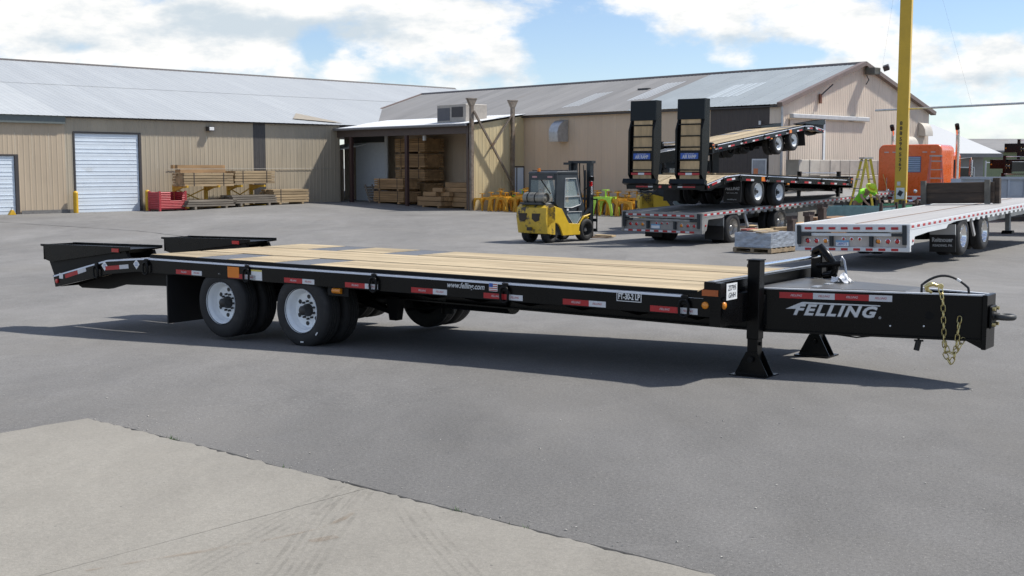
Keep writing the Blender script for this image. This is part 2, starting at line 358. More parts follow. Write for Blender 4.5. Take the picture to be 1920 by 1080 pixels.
# loose grit and weeds
m = MB(); rg = random.Random(11)
for k in range(300):
    y = 4.6+abs(rg.gauss(0, 1))*4.2; x = rg.uniform(-.5, .5)*y; s = rg.choice((.002,.0025,.003,.003,.004,.005))
    if rg.random() < .35: a = rg.uniform(0,7); p = C0+e1*a-e2*abs(rg.gauss(0,.14)); x, y = p
    z = G(x,y)+s*.4+.002; ang0 = rg.uniform(0,6.28)
    m.obox((x,y,z), (s*2, s*rg.uniform(1,1.8), s), (rg.uniform(-.4,.4), rg.uniform(-.4,.4), ang0))
tag(m.build('gravel_grit', M('grit', (.42,.40,.36), .8, var=.5, scale=40)), 'loose pale grit scattered over the asphalt', None, kind='stuff')
m = MB()
for (a, n) in ((1.05, 26), (1.0, 10), (3.65, 14), (2.2, 6), (4.1, 8)):
    for k in range(n):
        p = C0+e1*(a+rg.gauss(0,.03))-e2*(.012+rg.gauss(0,.008)); t = rg.uniform(0,6.28); L = rg.uniform(.012,.035)
        d = Vector((math.cos(t), math.sin(t)))*L*.6; w = Vector((-d.y,d.x)).normalized()*.003
        m.add([(p.x-w.x,p.y-w.y,0),(p.x+w.x,p.y+w.y,0),(p.x+d.x,p.y+d.y,L)], [(0,1,2)])
tag(m.build('weed_tufts', M('weed_leaf', (.06,.12,.03), .7)), 'tiny green weeds growing in the apron crack', None, kind='stuff')

# ------------------------------------------------------------------ buildings
tan = M('tan_siding', (.395,.34,.255), .5, dirt=(.30,.26,.20), dscale=1.1, dth=(.55,.9), var=.06, scale=1.2, rnd=.03, stretch=(1,1,.3))
tan_p = M('tan_siding_old', (.46,.37,.265), .55, dirt=(.34,.27,.19), dscale=1.1, dth=(.55,.9), var=.07, scale=1.2, rnd=.04, stretch=(1,1,.3))
tan_b = M('beige_siding', (.70,.59,.48), .55, dirt=(.46,.37,.29), dscale=.9, dth=(.55,.85), var=.08, scale=1.4, rnd=.05, stretch=(1,1,.25))
tan_g = M('brown_tan_siding', (.60,.47,.34), .55, var=.05, scale=1, rnd=.03, stretch=(1,1,.3))
cream = M('cream_siding', (.60,.50,.30), .55, var=.07, scale=1, rnd=.03, stretch=(1,1,.3))
dkbrown = M('dark_brown_siding', (.060,.048,.043), .5, var=.12)
dkgrey_s = M('charcoal_siding', (.065,.062,.062), .5, var=.1)
roof_w = M('roof_white_metal', (.40,.42,.43), .45, .1, var=.04, scale=.8, rnd=.02, stretch=(1,1,.3))
roof_w2 = M('roof_bright_metal', (.46,.48,.485), .45, .1, var=.04, scale=.8, rnd=.02)
roof_g = M('roof_grey_metal', (.235,.232,.230), .7, 0, var=.12, scale=.7, rnd=.06, stretch=(1,1,.25), dirt=(.22,.19,.165), dscale=.8, dth=(.6,.8), spec=.12)
roof_b = M('roof_blue_grey_metal', (.30,.335,.355), .65, 0, var=.06, scale=.8, rnd=.03, spec=.15)
trim_d = M('dark_trim', (.05,.045,.045), .5, var=.15)
doorw = M('door_white', (.66,.73,.80), .45, var=.05, scale=1.5, rnd=.02, dirt=(.50,.52,.52), dscale=1.6, dth=(.58,.85))
boll = M('bollard_yellow', (.62,.37,.02), .5, var=.15)
def rib_panel(w, h0, h1, pitch, depth=.024, rw=.04):
    m = MB(); n = max(1, round(w/pitch)); cols = []
    for i in range(n):
        c = (i+.5)*w/n
        cols += [(c-rw,0), (c-rw*.45,-depth), (c+rw*.45,-depth), (c+rw,0)]
    cols = [(0,0)]+cols+[(w,0)]
    for x, y in cols: m.v += [(x,y,0), (x,y,h0+(h1-h0)*x/w)]
    m.f = [(2*i,2*i+2,2*i+3,2*i+1) for i in range(len(cols)-1)]
    return m
_rp = {}
def panels(parent, name, mat, x0, x1, h, base=0., pitch=.23, pw=.914, frame=None, topf=None):
    """row of ribbed sheets from x0 to x1; frame(x) gives (loc, rot)"""
    n = max(1, round((x1-x0)/pw)); w = (x1-x0)/n
    for i in range(n):
        xa = x0+i*w; h0, h1 = (topf(xa)-base, topf(xa+w)-base) if topf else (h, h)
        key = (round(w,4), round(h0,4), round(h1,4), pitch, mat.name)
        me = _rp.get(key)
        if me is None: me = _rp[key] = rib_panel(w-.004, h0, h1, pitch, .009 if pitch < .17 else .008, min(.04, pitch*.22)).mesh(name)
        loc, rot = frame(xa)
        o = link(name, me, mat, parent, loc=(loc[0], loc[1], loc[2]+base) if True else loc, rot=rot)
def rollup(parent, x0, x1, z1, y, n, mat=doorw):
    d = MB().box(x0, x1, y+.05, y+.09, 0, z1).build('overhead_door', mat, parent)
    h = z1/n; me = None
    for i in range(n):
        if me is None:
            m = MB(); m.box(0, x1-x0-.02, -.022, 0, .006, h-.006)
            m.box(0, x1-x0-.02, -.036, -.022, h*.30, h*.36); m.box(0, x1-x0-.02, -.036, -.022, h*.64, h*.70); me = m.mesh('door_section')
        link('door_section', me, mat, d, loc=(x0+.01, y+.05, i*h))
    return d
# --- long warehouse on the left
LB = thing('long_warehouse', 'long tan metal warehouse with pale roof and white overhead doors', 'building', (-18.84,57.06,-.25), .811)
wf = lambda x: ((x, 0, 0), (0,0,0))
panels(LB, 'siding_panel', tan_p, -26, -7.5, 4.2, frame=wf)
panels(LB, 'siding_panel', tan_p, -7.5, -4.36, 1.6, base=2.6, frame=wf)
panels(LB, 'siding_panel', tan_p, -4.36, -2.05, 4.2, frame=wf)
panels(LB, 'siding_panel', tan, -2.05, -1.62, 4.42, frame=wf)
panels(LB, 'siding_panel', tan, -1.62, 1.66, .77, base=3.65, frame=wf)
panels(LB, 'siding_panel', tan, 1.66, 8.08, 4.42, frame=wf)
panels(LB, 'dark_siding_panel', dkgrey_s, 8.08, 8.83, 4.42, frame=wf)
panels(LB, 'siding_panel', tan, 8.83, 13.7, 4.42, frame=wf)
rollup(LB, -1.58, 1.60, 3.62, .0, 7); rollup(LB, -7.46, -4.42, 2.57, .0, 5)
m = MB(); m.box(1.6,1.72,-.035,.1,0,3.66); m.box(-1.68,-1.60,-.035,.1,0,3.66); m.box(-1.679,1.719,-.034,.1,3.62,3.70); m.build('door_frame', trim_d, LB)
m = MB(); m.box(-4.42,-4.26,-.04,.1,0,2.62); m.box(-7.54,-4.27,-.039,.1,2.57,2.64); m.build('door_frame', trim_d, LB)
slope = math.atan2(7.79-4.47, 12.0); rl = 12.35/math.cos(slope)
rf = lambda x: ((x, -.3, 4.45-.08), (-(PI/2-slope), 0, 0))
panels(LB, 'roof_panel', roof_w2, -30, -2.05, rl, frame=rf, pitch=.3)
panels(LB, 'roof_panel', roof_w, -2.05, 34, rl, frame=rf, pitch=.3)
lapm = M('roof_lap_seam', (.385,.40,.41), .6)  # seam across the lapped roof sheets, slightly darker than the metal
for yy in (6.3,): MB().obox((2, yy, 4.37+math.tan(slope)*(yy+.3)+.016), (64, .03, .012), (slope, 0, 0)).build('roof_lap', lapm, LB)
m = MB(); m.add([(-30,12.05,7.80),(34,12.05,7.80),(34,24.5,4.3),(-30,24.5,4.3)], [(0,1,2,3)]); m.add([(-30,.05,0),(-30,24,0),(-30,24,4.4),(-30,12,7.7),(-30,.05,4.4)], [(0,1,2,3,4)])
m.add([(34,.05,0),(34,24,0),(34,24,4.4),(34,12,7.7),(34,.05,4.4)], [(0,1,2,3,4)]); m.add([(13.69,.03,0),(13.69,11.9,0),(13.69,11.9,7.5),(13.69,.03,4.3)], [(0,1,2,3)]); m.build('rear_roof', roof_g, LB)
MB().prism([(11.9,7.74),(12.05,7.86),(12.2,7.74)], 'x', -30, 34).build('ridge_cap', trim_d, LB)
MB().box(-2.05, 13.7, -.16, .0, 4.31, 4.40).build('eave_trim', trim_d, LB)
MB().box(-26, -2.10, -.20, -.01, 4.02, 4.36).build('gutter_box', M('gutter_green_grey', (.12,.14,.135), .5), LB)
m = MB(); m.box(-4.2, -1.7, -.06, -.028, 0, .16); m.build('foundation_strip', M('foundation', (.16,.155,.15), .9, var=.3), LB)
m = MB(); m.box(5.28,5.62,-.30,-.03,3.86,4.08); m.build('lamp_housing', trim_d, LB)
MB().prism([(-.315,3.90),(-.30,3.89),(-.30,4.05),(-.315,4.04)], 'x', 5.32, 5.58).build('lamp_glass', paperw, LB)
m = MB(); m.add([(11.0,.55,4.66),(13.9,-.1,4.48),(12.2,1.9,5.02)], [(0,1,2)]); m.add([(11.0,.55,4.60),(13.9,-.1,4.42),(12.2,1.9,4.96)], [(0,2,1)])
m.build('roof_flashing', M('flashing_tan', (.30,.265,.21), .6), LB)
m = MB(); m.tube([(3.1,-.05,1.98),(13.2,-.05,2.02)], .012, 6); m.build('conduit', M('conduit_tan', (.36,.34,.30), .6), LB)
# --- gabled warehouse on the right
RB = thing('gabled_warehouse', 'beige gabled warehouse with weathered grey metal roof behind the flatbeds', 'building', (10.97,50.13,-.25), -.824)
EZ, AZ, HW, LEN = 4.68, 6.59, 6.0, 30.8
panels(RB, 'siding_panel', tan_g, -LEN, -3.6, EZ, frame=wf, pitch=.2)
panels(RB, 'dark_siding_panel', dkbrown, -3.6, -.55, EZ-.12, frame=wf, pitch=.2)
panels(RB, 'siding_panel', tan_b, -.55, 0, EZ, frame=wf, pitch=.2)
gf = lambda y: ((0, y, 0), (0, 0, PI/2))
topf = lambda y: EZ+(AZ-EZ)*(1-abs(y-HW)/HW)
panels(RB, 'gable_panel', tan_b, 0, HW, 0, frame=gf, pitch=.152, topf=topf)
panels(RB, 'gable_panel', tan_b, HW, 2*HW, 0, frame=gf, pitch=.152, topf=topf)
sl2 = math.atan2(AZ-EZ, HW); rl2 = (HW+.25)/math.cos(sl2)
rf2 = lambda x: ((x, -.25, EZ-.05), (-(PI/2-sl2), 0, 0))
panels(RB, 'roof_panel', roof_g, -LEN-.2, -8.2, rl2, frame=rf2, pitch=.25)
panels(RB, 'roof_panel', roof_b, -8.2, .2, rl2, frame=rf2, pitch=.25)
m = MB(); m.add([(-LEN-.2,HW,AZ),(.2,HW,AZ),(.2,2*HW+.25,EZ-.05),(-LEN-.2,2*HW+.25,EZ-.05)], [(0,1,2,3)])
m.add([(-LEN,0,0),(-LEN,2*HW,0),(-LEN,2*HW,EZ),(-LEN,HW,AZ),(-LEN,0,EZ)], [(0,1,2,3,4)]); m.add([(-LEN,2*HW,0),(0,2*HW,0),(0,2*HW,EZ),(-LEN,2*HW,EZ)], [(0,1,2,3)]); m.build('rear_roof', roof_g, RB)
MB().prism([(HW-.16,AZ),(HW,AZ+.10),(HW+.16,AZ)], 'x', -LEN-.2, .22).build('ridge_cap', trim_d, RB)
rake = M('rake_trim', (.20,.15,.13), .5, var=.12)
for s in (0, 1):
    ya, yb = (-.25, HW) if s == 0 else (2*HW+.25, HW)
    MB().bar((.1,ya,EZ-.07), (.1,yb,AZ+.01), .26, .17).build('rake_trim', rake, RB)
    MB().bar((-LEN-.1,ya,EZ-.07), (-LEN-.1,yb,AZ+.01), .22, .14).build('rake_trim', rake, RB)
MB().box(-LEN, 0, -.20, -.02, EZ-.16, EZ-.10).build('eave_trim', trim_d, RB)
# skylight sheets and a darker stain patch
for (xa, xb, ya, yb, mt) in ((-13.6,-12.5,.9,3.4,roof_w2), (-9.9,-8.8,1.6,4.6,roof_w2), (-4.9,-3.2,1.2,3.4,M('skylight_ribbed', (.45,.50,.53), .6, var=.06, spec=.15))):
    m = MB(); f = lambda x, y: (x, y, EZ+(AZ-EZ)*y/HW+.035)
    n = 5
    for k in range(n):
        a = xa+(xb-xa)*k/n; b = xa+(xb-xa)*(k+.86)/n; sh = .22*k/n
        m.add([f(a,ya+sh),f(b,ya+sh),f(b,yb+sh),f(a,yb+sh)], [(0,1,2,3)])
    m.build('skylight_panel', mt, RB)
MB().box(-10.9,-10.2,3.55,3.75,EZ+(AZ-EZ)*3.6/HW+.03,EZ+(AZ-EZ)*3.6/HW+.10).build('roof_patch', trim_d, RB)
# wall hood on the long side
hood = []
for k in range(7):
    t = PI/2*k/6; hood.append((-.75*math.cos(t) if k < 6 else 0, 3.72+.62*math.sin(t)))
MB().prism([(-.02,3.30),(-.72,3.30),(-.75,3.72)]+hood[1:]+[(-.02,4.34)], 'x', -12.75, -12.15).build('exhaust_hood', galv, RB, smooth=40)
# gable fittings
MB().box(.06, .26, .5, 6.35, 4.08, 4.26).build('door_track_cover', M('track_cover', (.52,.53,.54), .5), RB, bevel=.02)
for ya, yb in ((.55,2.95),(3.12,6.3)):
    d = MB().box(.055,.075,ya,yb,.1,4.05).build('sliding_door', tan_b, RB)
    panels(d, 'door_sheet', tan_b, ya+.02, yb-.02, 3.9, base=.12, frame=lambda y: ((.078, y, 0), (0,0,PI/2)), pitch=.16, pw=1.2)
MB().box(.05,.11,2.96,3.10,.1,4.05).build('door_jamb', white_p, RB)
MB().tube([(.10,-.10,EZ-.1),(.10,-.06,EZ-.5),(.10,-.06,.05)], .05, 8).build('downspout', galv, RB)
m = MB(); m.box(.12,.60,6.05,6.55,6.12,6.42); m.build('floodlight_box', M('floodlight_housing', (.10,.10,.085), .5), RB, bevel=.02)
MB().obox((.75,6.75,6.42), (.25,.34,.22), (.3,-.3,.4)).build('floodlight_head', trim_d, RB, bevel=.015)
m = MB(); m.tube([(.12,6.2,6.10),(.18,6.3,5.9),(.14,6.15,5.7)], .02, 6); m.build('floodlight_cable', blackhose, RB)
m = MB(); m.box(.05,.12,2.62,2.78,4.75,5.15); m.build('wall_bracket', M('rust_brown', (.18,.07,.04), .7), RB)
MB().bar((.12,2.7,5.1), (.42,3.1,5.55), .05, .05).build('bracket_arm', trim_d, RB)
for (yc, zc, w, hh) in ((11.35,3.85,.7,.62), (9.9,3.15,1.2,.7)):
    pr = [(.02,zc-hh/2),(.40,zc-hh/2)]+[(.40*math.cos(t)+.0, zc-hh/2+hh*math.sin(t)) for t in [PI/2*k/6 for k in range(1,6)]]+[(.02,zc+hh/2)]
    m = MB(); n = len(pr); m.v = [(p[0],yc-w/2,p[1]) for p in pr]+[(p[0],yc+w/2,p[1]) for p in pr]
    m.f = [tuple(range(n)), tuple(range(2*n-1,n-1,-1))]+[(i,(i+1)%n,n+(i+1)%n,n+i) for i in range(n)]
    m.build('vent_hood', M('vent_beige', (.50,.46,.40), .5), RB, smooth=40)
m = MB(); m.box(-1.35,-.62,-.07,-.028,1.72,2.42); wfm = m.build('window_frame', white_p, RB); MB().box(-1.29,-.68,-.085,-.07,1.78,2.36).build('window_pane', M('pane_grey', (.33,.36,.40), .15), wfm)
MB().box(-1.24,-1.02,-.092,-.086,1.80,2.02).build('orange_sticker', M('sticker_orange', (.70,.24,.10), .6), wfm)
m = MB(); m.cyl((-.95,-.12,3.82),(-.95,-.12,3.98),.05,n=10); m.build('wall_light', paperw, RB)
# --- open lumber shelter in front of the gabled warehouse
SH = thing('lumber_shelter', 'open lean-to lumber shelter with cream end wall and white roof edge', 'shelter', (10.97,50.13,-.25), -.824)
sx0, sx1, sy = -26.4, -15.25, -3.62
zs0, zs1 = 4.17, 4.72
psl = math.atan2(zs1-zs0, 3.62+.25)
panels(SH, 'roof_panel', M('shelter_roof', (.62,.64,.66), .6, 0, var=.04, spec=.15), sx0-.2, sx1+.15, (3.62+.25)/math.cos(psl), frame=lambda x: ((x, sy-.25, zs0), (-(PI/2-psl), 0, 0)), pitch=.25)
brown = M('brown_beam', (.085,.062,.052), .6, var=.15); postm = M('oxide_post', (.055,.028,.026), .55, var=.15)
MB().box(sx0, sx1-.02, sy-.06, sy+.10, zs0-.48, zs0-.08).build('front_beam', brown, SH)
MB().tube([(sx0-.2,sy-.30,zs0-.07),(sx1+.1,sy-.30,zs0-.07)], .07, 8).build('gutter', M('gutter_grey', (.20,.20,.205), .5), SH)
for x in (-25.0, -20.15): MB().box(x-.10, x+.10, sy-.05, sy+.09, 0, zs0-.48).build('post', postm, SH)
MB().box(sx1-.16, sx1-.04, sy-.06, sy+.09, 0, zs0-.48).build('post', brown, SH)
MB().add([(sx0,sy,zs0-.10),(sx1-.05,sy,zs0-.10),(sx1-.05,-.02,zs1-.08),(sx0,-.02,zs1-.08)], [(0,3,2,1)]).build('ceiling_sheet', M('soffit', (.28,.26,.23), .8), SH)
ef = lambda y: ((sx1, y, 0), (0,0,PI/2))
tp = lambda y: zs0-.05+(zs1-zs0)*(y-sy)/3.62-.04
panels(SH, 'end_wall_panel', cream, sy+.05, -.78, 0, frame=ef, pitch=.2, topf=tp, pw=.7)
panels(SH, 'end_wall_panel', cream, -.78, -.02, 0, base=2.14, frame=ef, pitch=.2, topf=tp, pw=.8)
dr = MB().box(sx1-.03, sx1+.012, -.74, -.06, 0, 2.06).build('side_door', doorw, SH)
MB().box(sx1+.012, sx1+.02, -.55, -.49, 0, 2.06).build('door_stile', trim_d, dr)
m = MB(); m.box(sx1-.02,sx1+.03,-.78,-.02,2.07,2.13); m.box(sx1-.02,sx1+.028,-.05,-.02,0,2.07); m.build('door_frame', trim_d, SH)
m = MB(); m.box(-20.5+2.2,-18.3+2.2,sy+.5,sy+1.9,zs0+.05,zs0+.98); m.build('roof_cooler_box', M('cooler_beige', (.42,.38,.33), .5), SH, bevel=.02)
m = MB(); m.box(-18.25,-17.3,sy+.485,sy+.50,zs0+.20,zs0+.82); m.build('cooler_panel', M('cooler_grey', (.10,.10,.11), .5), SH)
m = MB(); m.box(-17.15,-16.3,sy+.485,sy+.50,zs0+.35,zs0+.85); m.build('cooler_opening', trim_d, SH)
m = MB(); m.box(-19.2,-19.08,sy+.3,sy+.42,zs0-.75,zs0-.5); m.build('hanging_lamp', paperw, SH)
# pale sliding door at the back of the shelter
bd = MB().box(-28.2,-25.45,-1.02,-.98,.0,3.42).build('sliding_door', M('door_pale', (.70,.74,.78), .5, var=.04), SH)
MB().box(-28.3,-25.40,-1.06,-1.021,3.40,3.46).build('door_rail', white_p, bd)
MB().box(-25.44,-25.22,-1.05,-.97,0,4.3).build('door_jamb', white_p, SH); MB().box(-28.6,-25.45,-1.0,-.95,3.47,4.3).build('door_header', dkgrey_s, SH)
# --- entry shed between both warehouses
ES = thing('entry_shed', 'small brown shed with white roof between the two warehouses', 'shed', (10.97,50.13,-.25), -.824)
panels(ES, 'siding_panel', tan_g, -28.9, -27.0, 3.05, frame=lambda x: ((x,-2.7,0),(0,0,0)))
MB().prism([(-2.95,3.02),(-1.1,3.34),(-1.1,3.42),(-2.95,3.10)], 'x', -29.1, -27.0).build('roof', white_p, ES)
# --- braced pole frame at the shelter corner
PF = thing('pole_frame', 'tall braced steel pole frame beside the cream shelter wall', 'frame', (10.97,50.13,-.25), -.824)
pole = M('weathered_steel', (.22,.185,.15), .6, .2, var=.3, dirt=(.16,.09,.05), dscale=2)
px1, py1, py2 = sx1+.14, sy+.02, -.92
MB().box(px1-.08,px1+.08,py1-.08,py1+.08,0,5.25).build('pole', pole, PF); MB().box(px1-.08,px1+.08,py2-.08,py2+.08,0,5.25).build('pole', pole, PF)
for y in (py1, py2): MB().prism([(y-.09,5.0),(y+.09,5.0),(y+.26,5.30),(y-.26,5.30)], 'x', px1-.09, px1+.09).build('bracket', pole, PF); MB().box(px1-.10,px1+.10,y-.28,y+.28,5.30,5.36).build('cap_plate', pole, PF)
MB().bar((px1+.1,py1+.05,4.75), (px1+.1,py2,1.1), .09, .09).build('brace', pole, PF)
MB().bar((px1+.1,py2-.05,4.75), (px1+.1,(py1+py2)/2-.2,2.95), .07, .07).build('brace', pole, PF)
# --- bollards by the overhead door
for x, lab in ((-1.78,'left'), (1.84,'right')):
    o = thing('bollard', 'yellow steel bollard on the %s side of the white overhead door' % lab, 'bollard', tuple(LB.matrix_basis @ Vector((x,-.28,0))), .81, 'bollards at the overhead door')
    m = MB(); m.cyl((0,0,0),(0,0,.92),.11,n=14); m.build('post', boll, o, smooth=40); m = MB(); m.lathe([(.11,.92),(.09,.965),(.05,.99),(0,1.0)], (0,0,0), 'z', 14); m.build('cap', boll, o, smooth=60)
# ------------------------------------------------------------------ black deck-over trailers
TY = [(.228,.03),(.236,.012),(.262,.0),(.31,-.006),(.355,.002),(.384,.018),(.397,.036),(.398,.075),(.389,.078),(.389,.086),(.398,.089),(.398,.110),(.389,.113),(.389,.121),(.398,.124),(.398,.145),(.389,.148),(.389,.156),(.398,.159),(.397,.198),(.384,.214),(.355,.230),(.31,.236),(.262,.230),(.236,.218),(.228,.2)]
RM = [(.242,-.002),(.242,.010),(.232,.014),(.228,.028),(.214,.040),(.210,.062),(.204,.085),(.192,.098),(.186,.110),(.150,.120),(.110,.121),(.066,.121)]
_w = {}
def tyre_parts(sc=1., rimm=None):
    if 'tyre' not in _w:
        _w['tyre'] = MB().lathe(TY, (0,0,0), 'y', 40).mesh('tyre', 35)
        _w['rim'] = MB().lathe(RM, (0,0,0), 'y', 40).mesh('rim', 40)
        m = MB(); m.lathe([(.070,.121),(.066,.085),(.056,.07),(.05,.022),(.038,.012),(0,.010)], (0,0,0), 'y', 20)
        for k in range(10):
            t = 2*PI*k/10; m.cyl((.096*math.cos(t),.121,.096*math.sin(t)), (.096*math.cos(t),.092,.096*math.sin(t)), .013, n=6)
        _w['hub'] = m.mesh('hub', 40)
        m = MB(); m.lathe([(.025,-.002),(0,-.002)], (0,0,0), 'y', 12); _w['hole'] = m.mesh('hand_hole')
        for k, mt in (('tyre', rubber), ('rim', white_rim), ('hub', hubm), ('hole', hubm)): _w[k].materials.append(mt)
    return _w
def dual_wheel(root, x, z, yo, side, detail=True):
    """side -1: outer face towards -y"""
    W = tyre_parts()
    w = bpy.data.objects.new('wheel', None); COL.objects.link(w); w.parent = root; w.location = (x, yo*side, z); w.rotation_euler = (0, random.uniform(0,6), 0 if side < 0 else PI)
    link('tyre', W['tyre'], None, w); link('rim', W['rim'], None, w); link('hub', W['hub'], None, w)
    link('inner_tyre', W['tyre'], None, w, loc=(0,.29,0))
    if detail:
        for k in range(6):
            t = 2*PI*k/6+.3; link('hand_hole', W['hole'], None, w, loc=(.148*math.cos(t),.1165,.148*math.sin(t)))
    return w
def ramp_flat(root, x0, ya, yb, z, L=1.86):
    """folded ramp lying nearly level above the beavertail, hinge end at x0, tip a little higher"""
    k = .016; e = lambda x: z+k*(x-x0)
    prof = [(x0,z),(x0+L,e(x0+L)),(x0+L,e(x0+L)-.04),(x0+L*.8,e(x0+L*.8)-.085),(x0+.22,z-.225),(x0+.10,z-.20),(x0+.08,z-.03),(x0,z-.025)]
    r = MB().prism(prof, 'y', ya, ya+.02).build('ramp', black, root)
    MB().prism(prof, 'y', yb-.02, yb).build('ramp_side', black, r)
    MB().add([(x0+.02,ya+.02,z-.03),(x0+L,ya+.02,e(x0+L)-.03),(x0+L,yb-.02,e(x0+L)-.03),(x0+.02,yb-.02,z-.03)], [(0,1,2,3)]).build('ramp_sheet', black2, r)
    for q in range(4): xq = x0+.1+q*.5; MB().box(xq, xq+.05, ya+.021, yb-.021, e(xq)-.085, e(xq)-.035).build('ramp_crossbar', black2, r)
    MB().box(x0+.06, x0+.079, ya, yb, z-.20, z-.002).build('ramp_end_plate', black, r)
    for y in (ya+.03, yb-.08): MB().prism([(x0+.12,z-.18),(x0+1.75,z-.03),(x0+1.80,z-.12),(x0+1.50,z-.145),(x0+.40,z-.39),(x0+.25,z-.42)], 'y', y, y+.05).build('ramp_hinge', black2, r)
    MB().box(x0+1.52, x0+1.66, ya-.006, ya, e(x0+1.6)-.07, e(x0+1.6)-.025).build('ramp_reflector', red_l, r)
    return r
def air_sign(root, x, y, z, w=.55, h=.16):
    s = MB().box(x-.008, x, y-w/2, y+w/2, z-h/2, z+h/2).build('sign', blue_s, root)
    text('AIR RAMP', .135, tape_w, s, (x-.010, y, z-.02), (PI/2,0,-PI/2), sx=.72, off=.003)
    text('FELLING TRAILERS', .035, tape_w, s, (x-.010, y, z+.058), (PI/2,0,-PI/2))
    return s
def ramp_up(root, xr, yc, z0, H=2.33, W=.84):
    """ramp standing upright at the tail, its cleated face to the rear"""
    r = MB().box(xr, xr+.05, yc-W/2+.05, yc+W/2-.05, z0+.05, z0+H).build('ramp', black2, root)
    for s in (-1, 1):
        y = yc+s*(W/2-.03)
        MB().prism([(xr-.10,z0+.3),(xr-.13,z0+1.5),(xr-.02,z0+H-.55),(xr-.02,z0+H),(xr+.22,z0+H),(xr+.26,z0+1.2),(xr+.12,z0)], 'y', y-.03, y+.03).build('ramp_side', black, r)
    MB().box(xr-.05, xr-.001, yc-W/2+.003, yc+W/2-.003, z0+H-.55, z0+H-.01).build('ramp_cap_plate', M('dark_slate_paint', (.006,.010,.013), .4, var=.2, spec=.25), r)
    for (a, b) in ((.07,.22),(.30,.34),(.36,.60),(.86,.95),(.97,1.25),(1.27,1.56),(1.58,1.80)):
        MB().box(xr-.03, xr-.001, yc-W/2+.12, yc+W/2-.12, z0+a+.08, z0+b+.07).build('wood_cleat', M('cleat_wood', (.50,.36,.20), .8, var=.25, scale=5, stretch=(1,1,.25)), r)
    for a in (.235,.35,.615,.855,.96,1.26,1.57): MB().box(xr-.06, xr-.032, yc-W/2+.06, yc+W/2-.06, z0+a+.07, z0+a+.095).build('cleat_bar', black, r)
    MB().box(xr-.05, xr-.031, yc-W/2+.06, yc+W/2-.06, z0+.70, z0+.95).build('sign_plate', black, r)
    air_sign(r, xr-.055, yc, z0+.80)
    for k, (a, b, mt) in enumerate(((-.33,-.10,tape_r),(-.10,.10,tape_w),(.10,.33,tape_r))):
        MB().box(xr-.072, xr-.062, yc+a, yc+b, z0+.29, z0+.35).build('reflective_tape', mt, r)
    MB().obox((xr-.10,yc,z0+.10), (.14,W+.26,.13), (0,.35,0)).build('ramp_lip', M('dark_slate_paint', (.006,.010,.013), .4), r)
    return r
def torus(r1, r2, stretch=0., n=16, k=8):
    pts = []
    for i in range(n):
        t = 2*PI*i/n; x, y = r1*math.cos(t), r1*math.sin(t); y += stretch*(1 if y > 0 else -1) if abs(y) > 1e-6 else 0
        pts.append((x, 0, y))
    return MB().tube(pts, r2, k, closed=True)
_dring = {}
def tape_text(o, mt, x, y, z, side, size=.026):
    text('FELLING', size, mt, o, (x, y+side*.0045, z), FRONT if side < 0 else BACK, name='tape_lettering', shear=.3)
